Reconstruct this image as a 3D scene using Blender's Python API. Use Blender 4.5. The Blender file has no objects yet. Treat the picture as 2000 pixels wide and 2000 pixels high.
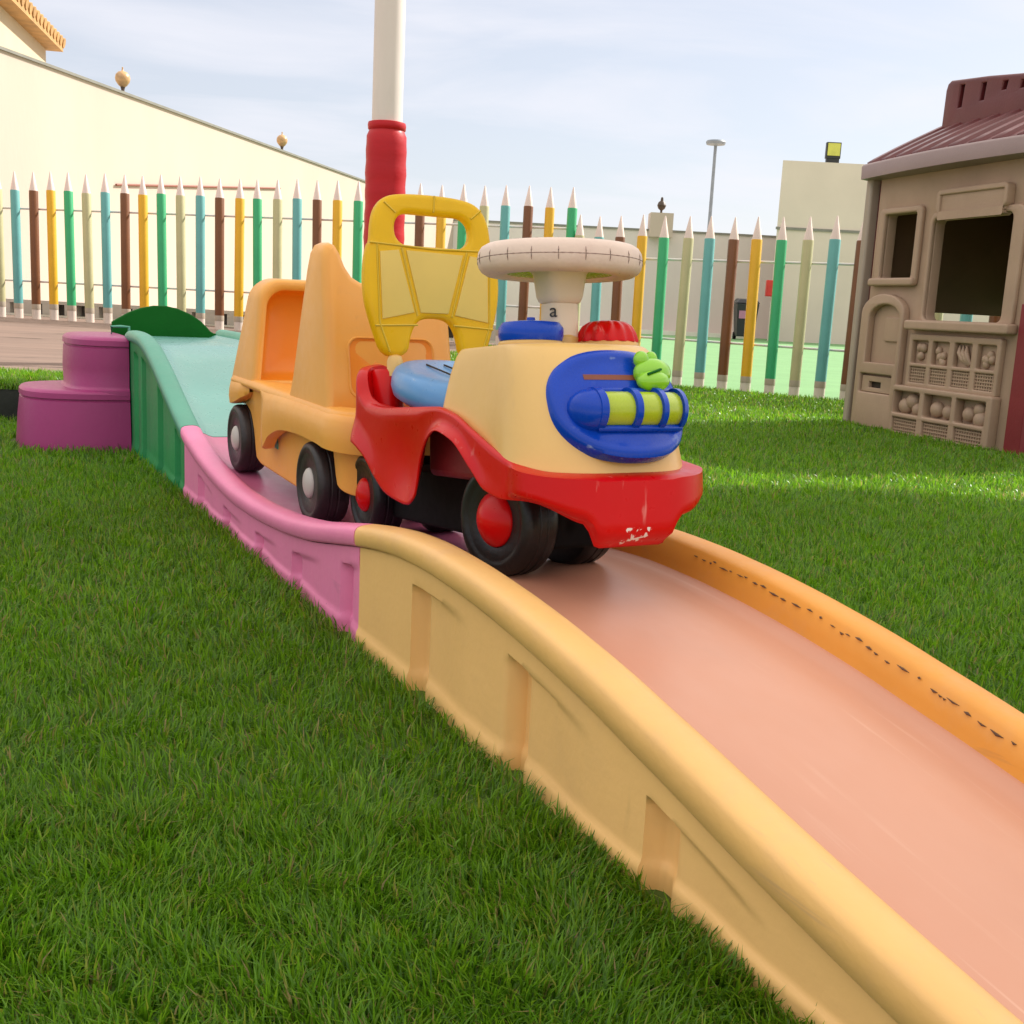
import bpy, bmesh, math, random
import numpy as np
from mathutils import Vector, Matrix
R = math.radians
random.seed(7); rng = np.random.default_rng(7)
sc = bpy.context.scene
col = sc.collection

# ------------------------------------------------------------------ materials
def lin(*c):
    return tuple((x/255/12.92 if x/255 <= .04045 else ((x/255+.055)/1.055)**2.4) for x in c)
MATS = {}
def M(name, c, rough=.45, var=.10, scale=6.0, bump=.0, bscale=40.0, spec=.5, coat=0.0, dirt=0.0,
      dcol=(.16, .12, .08), transl=0.0, fine=.05, stretch=(1, 1, 1), metal=0.0, scr=0.0, scrs=(3, 110, 110), scol=(.8, .75, .7)):
    m = bpy.data.materials.new(name); m.use_nodes = True
    nt = m.node_tree; N = nt.nodes; L = nt.links
    b = N['Principled BSDF']
    tc = N.new('ShaderNodeTexCoord'); mp = N.new('ShaderNodeMapping'); mp.inputs['Scale'].default_value = stretch
    L.new(tc.outputs['Object'], mp.inputs['Vector'])
    n1 = N.new('ShaderNodeTexNoise'); n1.inputs['Scale'].default_value = scale; n1.inputs['Detail'].default_value = 5
    L.new(mp.outputs[0], n1.inputs['Vector'])
    mx = N.new('ShaderNodeMix'); mx.data_type = 'RGBA'
    lo = tuple(max(0, x*(1-var)) for x in c); hi = tuple(min(1, x*(1+var)) for x in c)
    mx.inputs['A'].default_value = (*lo, 1); mx.inputs['B'].default_value = (*hi, 1)
    cr = N.new('ShaderNodeMapRange'); cr.inputs['From Min'].default_value = .3; cr.inputs['From Max'].default_value = .7
    L.new(n1.outputs['Fac'], cr.inputs['Value']); L.new(cr.outputs[0], mx.inputs['Factor'])
    out = mx.outputs['Result']
    n2 = N.new('ShaderNodeTexNoise'); n2.inputs['Scale'].default_value = scale*14; n2.inputs['Detail'].default_value = 3
    L.new(mp.outputs[0], n2.inputs['Vector'])
    if dirt > 0:
        d1 = N.new('ShaderNodeMapRange'); d1.inputs['From Min'].default_value = .52; d1.inputs['From Max'].default_value = .78
        d1.inputs['To Max'].default_value = dirt
        n3 = N.new('ShaderNodeTexNoise'); n3.inputs['Scale'].default_value = scale*2.3; n3.inputs['Detail'].default_value = 9; n3.inputs['Roughness'].default_value = .7
        L.new(mp.outputs[0], n3.inputs['Vector']); L.new(n3.outputs['Fac'], d1.inputs['Value'])
        md = N.new('ShaderNodeMix'); md.data_type = 'RGBA'; md.inputs['B'].default_value = (*dcol, 1)
        L.new(d1.outputs[0], md.inputs['Factor']); L.new(out, md.inputs['A']); out = md.outputs['Result']
    if scr > 0:
        mp2 = N.new('ShaderNodeMapping'); mp2.inputs['Scale'].default_value = scrs; mp2.inputs['Rotation'].default_value = (.1, .2, .07)
        L.new(tc.outputs['Object'], mp2.inputs['Vector'])
        n5 = N.new('ShaderNodeTexNoise'); n5.inputs['Scale'].default_value = 1.0; n5.inputs['Detail'].default_value = 4; n5.inputs['Distortion'].default_value = .25
        L.new(mp2.outputs[0], n5.inputs['Vector'])
        n6 = N.new('ShaderNodeTexNoise'); n6.inputs['Scale'].default_value = scale*1.5; n6.inputs['Detail'].default_value = 3
        L.new(tc.outputs['Object'], n6.inputs['Vector'])
        q1 = N.new('ShaderNodeMapRange'); q1.inputs['From Min'].default_value = .64; q1.inputs['From Max'].default_value = .72; L.new(n5.outputs['Fac'], q1.inputs['Value'])
        q2 = N.new('ShaderNodeMapRange'); q2.inputs['From Min'].default_value = .46; q2.inputs['From Max'].default_value = .62; q2.inputs['To Max'].default_value = scr; L.new(n6.outputs['Fac'], q2.inputs['Value'])
        q3 = N.new('ShaderNodeMath'); q3.operation = 'MULTIPLY'; L.new(q1.outputs[0], q3.inputs[0]); L.new(q2.outputs[0], q3.inputs[1])
        ms_ = N.new('ShaderNodeMix'); ms_.data_type = 'RGBA'; ms_.inputs['B'].default_value = (*scol, 1)
        L.new(q3.outputs[0], ms_.inputs['Factor']); L.new(out, ms_.inputs['A']); out = ms_.outputs['Result']
    L.new(out, b.inputs['Base Color'])
    rr = N.new('ShaderNodeMapRange'); rr.inputs['To Min'].default_value = max(.05, rough-.09); rr.inputs['To Max'].default_value = min(1, rough+.12)
    L.new(n2.outputs['Fac'], rr.inputs['Value']); L.new(rr.outputs[0], b.inputs['Roughness'])
    b.inputs['Specular IOR Level'].default_value = spec
    b.inputs['Coat Weight'].default_value = coat; b.inputs['Coat Roughness'].default_value = .12
    b.inputs['Metallic'].default_value = metal
    if bump > 0:
        nb = N.new('ShaderNodeTexNoise'); nb.inputs['Scale'].default_value = bscale; nb.inputs['Detail'].default_value = 6
        L.new(mp.outputs[0], nb.inputs['Vector'])
        bp = N.new('ShaderNodeBump'); bp.inputs['Strength'].default_value = bump; bp.inputs['Distance'].default_value = .004
        L.new(nb.outputs['Fac'], bp.inputs['Height']); L.new(bp.outputs[0], b.inputs['Normal'])
    if transl > 0:
        tr = N.new('ShaderNodeBsdfTranslucent'); L.new(out, tr.inputs['Color'])
        ms = N.new('ShaderNodeMixShader'); ms.inputs[0].default_value = transl
        o = N['Material Output']; L.new(b.outputs[0], ms.inputs[1]); L.new(tr.outputs[0], ms.inputs[2]); L.new(ms.outputs[0], o.inputs['Surface'])
    MATS[name] = m
    return m

def add_scuffs(m, boxmin, boxmax, colr, scale=60, thr=.6):
    """paint rubbed off inside a region of the object's own space"""
    nt = m.node_tree; N = nt.nodes; L = nt.links; b = N['Principled BSDF']
    src = b.inputs['Base Color'].links[0].from_socket
    tc = N.new('ShaderNodeTexCoord'); sp = N.new('ShaderNodeSeparateXYZ'); L.new(tc.outputs['Object'], sp.inputs[0])
    fac = None
    for i in range(3):
        c = (boxmin[i]+boxmax[i])/2; h = (boxmax[i]-boxmin[i])/2
        a = N.new('ShaderNodeMath'); a.operation = 'SUBTRACT'; L.new(sp.outputs[i], a.inputs[0]); a.inputs[1].default_value = c
        a2 = N.new('ShaderNodeMath'); a2.operation = 'ABSOLUTE'; L.new(a.outputs[0], a2.inputs[0])
        a3 = N.new('ShaderNodeMapRange'); a3.inputs['From Min'].default_value = h; a3.inputs['From Max'].default_value = h*.3
        L.new(a2.outputs[0], a3.inputs['Value'])
        if fac is None: fac = a3.outputs[0]
        else:
            q = N.new('ShaderNodeMath'); q.operation = 'MULTIPLY'; L.new(fac, q.inputs[0]); L.new(a3.outputs[0], q.inputs[1]); fac = q.outputs[0]
    n = N.new('ShaderNodeTexNoise'); n.inputs['Scale'].default_value = scale; n.inputs['Detail'].default_value = 6; n.inputs['Distortion'].default_value = .6
    L.new(tc.outputs['Object'], n.inputs['Vector'])
    q = N.new('ShaderNodeMath'); q.operation = 'MULTIPLY'; L.new(fac, q.inputs[0]); L.new(n.outputs['Fac'], q.inputs[1])
    r = N.new('ShaderNodeMapRange'); r.inputs['From Min'].default_value = thr; r.inputs['From Max'].default_value = thr+.03
    L.new(q.outputs[0], r.inputs['Value'])
    mx = N.new('ShaderNodeMix'); mx.data_type = 'RGBA'; L.new(r.outputs[0], mx.inputs['Factor']); L.new(src, mx.inputs['A']); mx.inputs['B'].default_value = (*colr, 1)
    L.new(mx.outputs['Result'], b.inputs['Base Color'])

M('yellow_plastic', (.95, .56, .21), .42, .06, 3, .12, 90, dirt=.22, dcol=(.62, .38, .2), scr=.3, scrs=(40, 40, 6), scol=(.6, .36, .14))
M('yellow_rim', (.86, .50, .17), .42, .07, 5, .12, 90, dirt=.3, dcol=(.62, .36, .24), scr=.4, scrs=(3, 120, 120), scol=(.55, .33, .2))
M('orange_rim', (.80, .34, .05), .45, .08, 5, .12, 90, dirt=.35, dcol=(.62, .34, .18), scr=.3, scrs=(14, 60, 160), scol=(.45, .22, .08))
M('peach_bed', (.62, .295, .19), .36, .09, 2.5, .06, 60, dirt=.28, dcol=(.52, .27, .19), stretch=(.5, 1, 1), scr=.35, scrs=(2.2, 95, 10), scol=(.80, .52, .38))
M('pink_plastic', (.86, .235, .44), .42, .07, 4, .12, 90, dirt=.2, dcol=(.5, .14, .26), scr=.3, scrs=(8, 60, 40), scol=(.5, .16, .28))
M('pink_bed', (.62, .16, .30), .33, .08, 3, .06, 60, dirt=.3, dcol=(.32, .1, .16), scr=.4, scrs=(3, 90, 10), scol=(.7, .4, .5))
M('green_plastic', (.022, .27, .085), .42, .10, 5, .12, 90, dirt=.4, dcol=(.06, .16, .07))
M('teal_rim', (.09, .36, .25), .42, .08, 5, .12, 90, dirt=.2, dcol=(.2, .3, .22))
M('teal_bed', (.17, .42, .37), .28, .08, 3, .06, 60, dirt=.2, dcol=(.35, .45, .4))
M('dark_green_plastic', (.002, .10, .008), .6, .1, 5, .1, 90, spec=.15)
M('purple_plastic', (.36, .032, .165), .38, .08, 5, .1, 90, dirt=.2, dcol=(.2, .06, .12))
M('red_plastic', (.58, .002, .003), .30, .05, 6, .04, 80, spec=.2, coat=.10, dirt=.10, dcol=(.42, .02, .02), scr=.55, scrs=(40, 70, 14), scol=(.85, .42, .36))
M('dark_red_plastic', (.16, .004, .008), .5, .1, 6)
M('cream_plastic', (.76, .475, .155), .36, .06, 5, .06, 90, coat=.1, dirt=.18, dcol=(.6, .38, .16), scr=.3, scrs=(30, 60, 12), scol=(.55, .34, .15))
M('pale_cream_plastic', (.80, .66, .50), .42, .06, 6, .08, 90, dirt=.2, dcol=(.5, .38, .3))
M('wheel_plastic', (.72, .56, .47), .5, .08, 8, .15, 120, dirt=.4, dcol=(.55, .36, .32))
M('blue_plastic', (.001, .05, .45), .26, .1, 8, .05, 90, spec=.25, coat=.15, dirt=.06, dcol=(.1, .2, .5), scr=.6, scrs=(60, 40, 60), scol=(.35, .45, .62))
M('seat_blue', (.095, .29, .60), .30, .1, 9, .06, 60, dirt=.6, dcol=(.30, .40, .50), scr=.5, scrs=(20, 90, 20), scol=(.6, .66, .72))
M('lime_plastic', (.40, .52, .02), .25, .06, 9, .04, 80, coat=.2)
M('frog_green', (.26, .60, .02), .2, .06, 9, .04, 80, coat=.4)
M('slot_brown', (.22, .06, .03), .6)
M('yellow_clear', (.92, .66, .015), .3, .06, 8, .05, 80, transl=.50)
M('yellow_panel', (.88, .66, .16), .36, .05, 9, .05, 80, transl=.25)
M('amber_rib', (.62, .40, .01), .35, .06, 9)
M('wagon_orange', (.82, .38, .07), .38, .06, 4, .08, 90, dirt=.25, dcol=(.68, .40, .15), scr=.3, scrs=(12, 40, 40), scol=(.5, .25, .08))
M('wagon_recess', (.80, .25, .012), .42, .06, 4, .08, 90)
M('tyre_black', (.006, .006, .007), .38, .3, 12, .15, 120, spec=.4, dirt=.3, dcol=(.04, .036, .033))
M('tyre_brown', (.020, .014, .015), .45, .3, 12, .15, 120, dirt=.4, dcol=(.09, .07, .07))
M('hub_white', (.48, .44, .41), .4, .08, 12)
M('axle_black', (.006, .006, .006), .75, spec=.15)
M('black_mark', (.01, .01, .01), .5)
M('playhouse_beige', (.40, .272, .188), .55, .08, 5, .25, 160, dirt=.3, dcol=(.3, .2, .13), scr=.3, scrs=(30, 30, 5), scol=(.52, .38, .26))
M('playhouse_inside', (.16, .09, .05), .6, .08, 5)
M('playhouse_post', (.36, .29, .23), .5, .06, 5, .2, 160)
M('eave_mauve', (.27, .19, .185), .5, .06, 5, .2, 160)
M('maroon_plastic', (.115, .018, .020), .42, .12, 6, .2, 120, coat=.1)
M('maroon_panel', (.20, .014, .022), .45, .1, 6, .2, 120)
M('slot_dark', (.03, .018, .012), .7)
M('white_strap', (.7, .66, .6), .5)
M('pencil_sage', (.46, .42, .22), .45, .08, 5, .1, 60)
M('pencil_blue', (.115, .36, .345), .45, .08, 5, .1, 60)
M('pencil_brown', (.16, .052, .010), .45, .15, 5, .1, 60)
M('pencil_yellow', (.70, .37, .006), .45, .08, 5, .1, 60)
M('pencil_green', (.03, .36, .14), .45, .08, 5, .1, 60)
M('pencil_tip', (.70, .56, .50), .55, .06, 8)
M('pencil_foot', (.66, .56, .48), .55, .08, 8)
M('pencil_ferrule', (.40, .33, .25), .5, .1, 8)
M('rail_grey', (.62, .58, .55), .45, .06, 8)
M('pole_white', (.66, .58, .52), .4, .06, 2.5, .05, 30, dirt=.12, stretch=(1, 1, .3))
M('pad_red', (.46, .006, .012), .40, .06, 5, .25, 22, spec=.3, dirt=.15, dcol=(.25, .01, .012), stretch=(1, 1, 2.5))
M('wall_cream', (.53, .435, .36), .85, .035, 1.2, .3, 25, dirt=.10, dcol=(.46, .385, .315), stretch=(1, 1, .35))
M('wall_back', (.68, .605, .57), .85, .05, .9, .3, 25, dirt=.16, dcol=(.58, .51, .48), stretch=(1, 1, .35))
M('wall_cap', (.22, .21, .18), .8)
M('block_cream', (.66, .56, .48), .85, .05, .9, .3, 25, dirt=.1, dcol=(.55, .47, .40))
M('villa_cream', (.58, .48, .33), .85, .05, 1, .2, 25)
M('roof_tile', (.46, .26, .09), .7, .2, 5, .3, 30)
M('globe_gold', (.50, .30, .14), .35, .25, 14, .2, 40)
M('globe_dark', (.06, .035, .02), .5)
M('floodlight_black', (.02, .02, .02), .5)
M('floodlight_lens', (.62, .58, .10), .25)
M('lamp_grey', (.20, .23, .26), .5)
M('bin_black', (.02, .02, .025), .45)
M('bin_pink', (.45, .2, .3), .5)
M('fire_red', (.6, .03, .02), .45)
M('sail_cloth', (.90, .87, .82), .8, .04, 3, transl=.80)
M('ground_sand', (.58, .49, .39), .95, .15, .5)
M('kerb_white', (.72, .68, .60), .8, .08, 4, .2, 30)
M('court_green', (.145, .30, .115), .9, .07, 2.2, .4, 120, dirt=.1, dcol=(.10, .23, .085))
M('breeze_grey', (.5, .46, .42), .85, .1, 6, .3, 40)
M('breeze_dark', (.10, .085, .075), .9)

def bare_lawn():
    m = M('lawn_base', (.07, .13, .015), .95, .35, 9, .6, 90)
    return m
bare_lawn()
def paving_mat():
    m = M('paving_mat', (.19, .125, .095), .9, .16, 3.5, .5, 18, dirt=.35, dcol=(.27, .20, .16), stretch=(.35, 1.6, 1))
    nt = m.node_tree; N = nt.nodes; L = nt.links; b = N['Principled BSDF']
    src = b.inputs['Base Color'].links[0].from_socket
    tc = N.new('ShaderNodeTexCoord'); mp = N.new('ShaderNodeMapping'); mp.inputs['Scale'].default_value = (.22, 1.0, 1)
    L.new(tc.outputs['Object'], mp.inputs['Vector'])
    nz = N.new('ShaderNodeTexNoise'); nz.inputs['Scale'].default_value = 2.2; nz.inputs['Detail'].default_value = 4
    L.new(mp.outputs[0], nz.inputs['Vector'])
    sp = N.new('ShaderNodeSeparateXYZ'); L.new(tc.outputs['Object'], sp.inputs[0])
    ad = N.new('ShaderNodeMath'); ad.operation = 'MULTIPLY_ADD'; L.new(nz.outputs['Fac'], ad.inputs[0]); ad.inputs[1].default_value = 1.5; L.new(sp.outputs[1], ad.inputs[2])
    ml = N.new('ShaderNodeMath'); ml.operation = 'MULTIPLY'; L.new(ad.outputs[0], ml.inputs[0]); ml.inputs[1].default_value = 1.9
    fr = N.new('ShaderNodeMath'); fr.operation = 'FRACT'; L.new(ml.outputs[0], fr.inputs[0])
    r = N.new('ShaderNodeMapRange'); r.inputs['From Min'].default_value = .09; r.inputs['From Max'].default_value = .03
    L.new(fr.outputs[0], r.inputs['Value'])
    n4 = N.new('ShaderNodeTexNoise'); n4.inputs['Scale'].default_value = 1.3; L.new(tc.outputs['Object'], n4.inputs['Vector'])
    r2 = N.new('ShaderNodeMapRange'); r2.inputs['From Min'].default_value = .33; r2.inputs['From Max'].default_value = .45; L.new(n4.outputs['Fac'], r2.inputs['Value'])
    mm = N.new('ShaderNodeMath'); mm.operation = 'MULTIPLY'; L.new(r.outputs[0], mm.inputs[0]); L.new(r2.outputs[0], mm.inputs[1])
    mx = N.new('ShaderNodeMix'); mx.data_type = 'RGBA'; L.new(mm.outputs[0], mx.inputs['Factor']); L.new(src, mx.inputs['A']); mx.inputs['B'].default_value = (.08, .05, .035, 1)
    L.new(mx.outputs['Result'], b.inputs['Base Color'])
paving_mat()
def blade_mat():
    m = bpy.data.materials.new('grass_blade'); m.use_nodes = True
    nt = m.node_tree; N = nt.nodes; L = nt.links; b = N['Principled BSDF']
    at = N.new('ShaderNodeAttribute'); at.attribute_name = 'tint'
    L.new(at.outputs['Color'], b.inputs['Base Color'])
    b.inputs['Roughness'].default_value = .34; b.inputs['Specular IOR Level'].default_value = .5
    tr = N.new('ShaderNodeBsdfTranslucent'); L.new(at.outputs['Color'], tr.inputs['Color'])
    ms = N.new('ShaderNodeMixShader'); ms.inputs[0].default_value = .56
    L.new(b.outputs[0], ms.inputs[1]); L.new(tr.outputs[0], ms.inputs[2]); L.new(ms.outputs[0], N['Material Output'].inputs['Surface'])
    MATS['grass_blade'] = m
blade_mat()

# ------------------------------------------------------------------ mesh helpers
class MB:
    def __init__(s): s.v = []; s.f = []
    def add(s, vs, fs):
        o = len(s.v); s.v += [tuple(p) for p in vs]; s.f += [tuple(i+o for i in f) for f in fs]; return s
    def box(s, a, b, bev=0):
        x0, y0, z0 = a; x1, y1, z1 = b
        return s.add([(x0,y0,z0),(x1,y0,z0),(x1,y1,z0),(x0,y1,z0),(x0,y0,z1),(x1,y0,z1),(x1,y1,z1),(x0,y1,z1)],
                     [(0,3,2,1),(4,5,6,7),(0,1,5,4),(1,2,6,5),(2,3,7,6),(3,0,4,7)])
    def loft(s, loops, closed=True, cap0=False, cap1=False):
        n = len(loops[0]); vs = [p for l in loops for p in l]; fs = []
        for i in range(len(loops)-1):
            for j in range(n if closed else n-1):
                k = (j+1) % n
                fs.append((i*n+j, i*n+k, (i+1)*n+k, (i+1)*n+j))
        if cap0: fs.append(tuple(reversed(range(n))))
        if cap1: fs.append(tuple((len(loops)-1)*n+j for j in range(n)))
        return s.add(vs, fs)
    def grid(s, rows): return s.loft(rows, closed=False)
    def tube(s, pts, r, n=10, caps=True):
        loops = []; P = [Vector(p) for p in pts]
        rs = r if isinstance(r, (list, tuple)) else [r]*len(P)
        up = Vector((0, 0, 1))
        for i, p in enumerate(P):
            t = (P[min(i+1, len(P)-1)]-P[max(i-1, 0)]).normalized()
            a = t.cross(up)
            if a.length < 1e-3: a = t.cross(Vector((0, 1, 0)))
            a.normalize(); b = t.cross(a)
            loops.append([p+(a*math.cos(2*math.pi*k/n)+b*math.sin(2*math.pi*k/n))*rs[i] for k in range(n)])
        return s.loft(loops, True, caps, caps)
    def lathe(s, prof, n=32, axis='z', origin=(0, 0, 0), cap=True):
        loops = []
        for r, h in prof:
            l = []
            for k in range(n):
                c, q = math.cos(2*math.pi*k/n)*r, math.sin(2*math.pi*k/n)*r
                p = (c, q, h) if axis == 'z' else ((q, h, c) if axis == 'y' else (h, c, q))
                l.append((p[0]+origin[0], p[1]+origin[1], p[2]+origin[2]))
            loops.append(l)
        return s.loft(loops, True, cap, cap)
    def ball(s, c, r, n=16, m=10, sc3=(1, 1, 1)):
        loops = []
        for i in range(m+1):
            t = math.pi*i/m; rr = max(1e-4, math.sin(t)); h = -math.cos(t)
            loops.append([(c[0]+r*sc3[0]*rr*math.cos(2*math.pi*k/n), c[1]+r*sc3[1]*rr*math.sin(2*math.pi*k/n), c[2]+r*sc3[2]*h) for k in range(n)])
        return s.loft(loops, True, True, True)
    def xf(s, mat):
        s.v = [tuple(mat @ Vector(p)) for p in s.v]; return s

def finish(me, mat, smooth=35):
    bm = bmesh.new(); bm.from_mesh(me)
    bmesh.ops.remove_doubles(bm, verts=bm.verts, dist=1e-5)
    bmesh.ops.recalc_face_normals(bm, faces=bm.faces)
    if smooth:
        th = R(smooth)
        for f in bm.faces: f.smooth = True
        for e in bm.edges:
            e.smooth = not (len(e.link_faces) == 2 and e.calc_face_angle(0) > th)
    bm.to_mesh(me); bm.free()
    me.materials.clear(); me.materials.append(MATS[mat] if isinstance(mat, str) else mat)
def obj(name, mb, mat, parent=None, smooth=35, bevel=0, subsurf=0, solid=0, bseg=3):
    me = bpy.data.meshes.new(name); me.from_pydata(mb.v, [], mb.f); finish(me, mat, smooth)
    o = bpy.data.objects.new(name, me); col.objects.link(o)
    if parent: o.parent = parent
    if solid:
        q = o.modifiers.new('solid', 'SOLIDIFY'); q.thickness = solid; q.offset = -1
    if subsurf:
        q = o.modifiers.new('sub', 'SUBSURF'); q.levels = q.render_levels = subsurf
    if bevel:
        q = o.modifiers.new('bev', 'BEVEL'); q.width = bevel; q.segments = bseg; q.limit_method = 'ANGLE'; q.angle_limit = R(40); q.harden_normals = False
    return o
def tag(o, label=None, cat=None, group=None, kind=None):
    if label: o['label'] = label
    if cat: o['category'] = cat
    if group: o['group'] = group
    if kind: o['kind'] = kind
    return o
def thing(name, label, cat, loc=(0, 0, 0), rot=(0, 0, 0), group=None):
    o = bpy.data.objects.new(name, None); col.objects.link(o); o.location = loc; o.rotation_euler = rot
    o.empty_display_size = .1
    return tag(o, label, cat, group)
def copy_tree(o, parent=None):
    c = o.copy(); col.objects.link(c)
    if parent: c.parent = parent
    for ch in list(o.children): copy_tree(ch, c)
    return c
def rrect(x0, x1, y0, y1, r, n=6):
    p = []
    for cx, cy, a0 in ((x1-r, y1-r, 0), (x0+r, y1-r, 90), (x0+r, y0+r, 180), (x1-r, y0+r, 270)):
        for i in range(n+1):
            a = R(a0+90*i/n); p.append((cx+r*math.cos(a), cy+r*math.sin(a)))
    return p
def plate_mesh(outer, holes, thick, bev, mat3=None, bres=2):
    """solid flat plate in local x,y; z 0..thick; with holes and rounded edges -> MB"""
    cu = bpy.data.curves.new('t', 'CURVE'); cu.dimensions = '2D'; cu.fill_mode = 'BOTH'
    for loop in [outer]+list(holes):
        sp = cu.splines.new('POLY'); sp.points.add(len(loop)-1); sp.use_cyclic_u = True
        for q, p in zip(sp.points, loop): q.co = (p[0], p[1], 0, 1)
    cu.extrude = max(1e-4, thick/2-bev); cu.bevel_depth = bev; cu.bevel_resolution = bres; cu.offset = -bev
    ob = bpy.data.objects.new('t', cu); col.objects.link(ob)
    dg = bpy.context.evaluated_depsgraph_get(); dg.update()
    me = ob.evaluated_get(dg).to_mesh()
    mb = MB(); mb.v = [(v.co.x, v.co.y, v.co.z+thick/2) for v in me.vertices]; mb.f = [tuple(p.vertices) for p in me.polygons]
    ob.evaluated_get(dg).to_mesh_clear(); bpy.data.objects.remove(ob); bpy.data.curves.remove(cu)
    if mat3: mb.xf(mat3)
    return mb
def merge(*mbs):
    r = MB()
    for m in mbs: r.add(m.v, m.f)
    return r
def basis(o, x, y, z):
    return Matrix(((x[0], y[0], z[0], o[0]), (x[1], y[1], z[1], o[1]), (x[2], y[2], z[2], o[2]), (0, 0, 0, 1)))
def smoothstep(a, b, x):
    t = min(1, max(0, (x-a)/(b-a))) if b != a else float(x > a); return t*t*(3-2*t)
def pch(xs, ys):
    """smooth interpolation through knots (monotone cubic)"""
    xs = np.array(xs, float); ys = np.array(ys, float); h = np.diff(xs); d = np.diff(ys)/h
    m = np.zeros(len(xs)); m[0] = d[0]; m[-1] = d[-1]
    for i in range(1, len(xs)-1):
        m[i] = 0 if d[i-1]*d[i] <= 0 else 2*d[i-1]*d[i]/(d[i-1]+d[i])
    def f(x):
        if x <= xs[0]: return float(ys[0])
        if x >= xs[-1]: return float(ys[-1])
        i = int(np.searchsorted(xs, x)-1); t = (x-xs[i])/h[i]
        return float((2*t**3-3*t*t+1)*ys[i]+(t**3-2*t*t+t)*h[i]*m[i]+(-2*t**3+3*t*t)*ys[i+1]+(t**3-t*t)*h[i]*m[i+1])
    return f

# ------------------------------------------------------------------ toy track
TO = Vector((-1.190, 3.391, 0)); TA = math.atan2(-.88399, .46750)
D = Vector((.46750, -.88399, 0)); NV = Vector((.88399, .46750, 0))
def W(s, v, z): return TO+D*s+NV*v+Vector((0, 0, z))
TW = .38
rim = pch([-.5, -.16, .03, .14, .275, .432, .596, .753, .868, 1.045, 1.216, 1.34, 1.464, 1.67, 1.843, 1.99, 2.08, 2.16, 2.25, 2.34, 2.42, 2.515, 2.60, 2.67, 2.736, 2.80, 2.86, 2.95, 3.06, 3.25, 3.5],
          [.372, .372, .372, .369, .350, .306, .249, .196, .163, .132, .1145, .1085, .110, .121, .140, .165, .181, .193, .2025, .206, .2045, .199, .191, .182, .172, .160, .149, .131, .111, .082, .055])
rimh = pch([0, 1.7, 2.2, 3.5], [.028, .029, .050, .045])
def bed(s): return rim(s)-rimh(s)
def bays(s, z, spec, top):
    dpt = 0
    for s0, s1, dep in spec:
        zt = top(s)
        zedge = zt-.030
        fz = smoothstep(zedge+.004, zedge-.006, z)
        if s0-.006 < s < s1:
            L = s1-s0
            prof = smoothstep(s0-.004, s0+.005, s)*(.38+.62*smoothstep(s0+.040, s0+.018, s))*(1-smoothstep(s0+L*.35, s1, s))
            dpt = max(dpt, dep*prof*fz)
    return dpt
def track(name, label, s0, s1, m_side, m_rim, m_bed, spec, rim_mats=None, leftrim0=None, closed_end=False):
    root = thing(name, label, 'toy track', TO, (0, 0, TA), 'sections of the toy ride track')
    S = list(np.arange(s0, s1, .006))+[s1]
    gr = lambda s: rim(s)-(.032 if s < 2.1 else .032+.008*smoothstep(2.1, 3.0, s))
    for side in (0, 1):
        rows = []
        for s in S:
            zg = gr(s)-.001
            row = []
            for k in range(27):
                z = zg*k/26
                v = bays(s, z, spec, gr)
                # little plinth foot at the bottom
                v -= .004*smoothstep(.03, .02, z)
                row.append((s, v if side == 0 else TW-v, z))
            rows.append(row)
        for s_end, at in ((s0, 0), (s1, -1)):   # end returns, so the joint reads as two moulded pieces
            inner = [(s_end, .03 if side == 0 else TW-.03, p[2]) for p in rows[at]]
            if at == 0: rows = [inner]+rows
            else: rows = rows+[inner]
        obj('side_wall', MB().grid(rows), m_side, root, 40)
        a0 = s0 if (side == 1 or leftrim0 is None) else leftrim0
        SS = [s for s in S if s >= a0-1e-6]
        loops = []
        for i, s in enumerate(SS):
            h = rimh(s); rh = rim(s)-gr(s); top = rim(s)
            nose = 1.0
            if leftrim0 is not None and side == 0:
                q = min(1, (s-a0)/.05); nose = .35+.65*math.sqrt(max(0, 1-(1-q)**2))
            prof = [(.004, -rh), (-.005, -rh+.001), (-.0085, -rh+.005), (-.0095, -rh*.5), (-.0085, -.0085), (-.0055, -.0040), (.000, -.0012), (.010, .0004),
                    (.020, .0008), (.031, -.0010), (.0385, -.006), (.0435, -h*.6), (.046, -h+.006), (.050, -h-.003), (.036, -h-.006), (.016, -rh-.004)]
            base = -rh
            loop = []
            for v, dz in prof:
                z = top+base+(dz-base)*nose
                loop.append((s, v if side == 0 else TW-v, z))
            loops.append(loop)
        mr = m_rim if side == 0 or rim_mats is None else rim_mats
        obj('rim', MB().loft(loops, True, True, True), mr, root, 50)
    rows = []
    for s in S:
        b = bed(s); row = []
        for v in (.043, .0455, .050, .058, .070, .09, .13, .19, .25, .29, .31, .322, .330, .3345, .337):
            e = min(v-.043, .337-v)
            row.append((s, v, b+.010*(1-smoothstep(0, .035, e))**2*1.0-.0005))
        rows.append(row)
    obj('track_bed', MB().grid(rows), m_bed, root, 60)
    return root
J1, J2 = .815, 2.082
g = track('track_section', 'tall green end section of the toy track beside the purple steps', -.37, J1-.0015, 'green_plastic', 'teal_rim', 'teal_bed',
          [(.06, .17, .016), (.19, .40, .020), (.455, .65, .020), (.695, .80, .018)], leftrim0=-.06)
outl = [(-.005, .30), (-.005, .386), (.02, .402), (.05, .420), (.09, .436), (.13, .445), (.17, .446), (.21, .438), (.25, .422), (.285, .400), (.308, .378), (.318, .366), (.33, .359), (.365, .355), (.372, .345), (.372, .30)]
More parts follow.
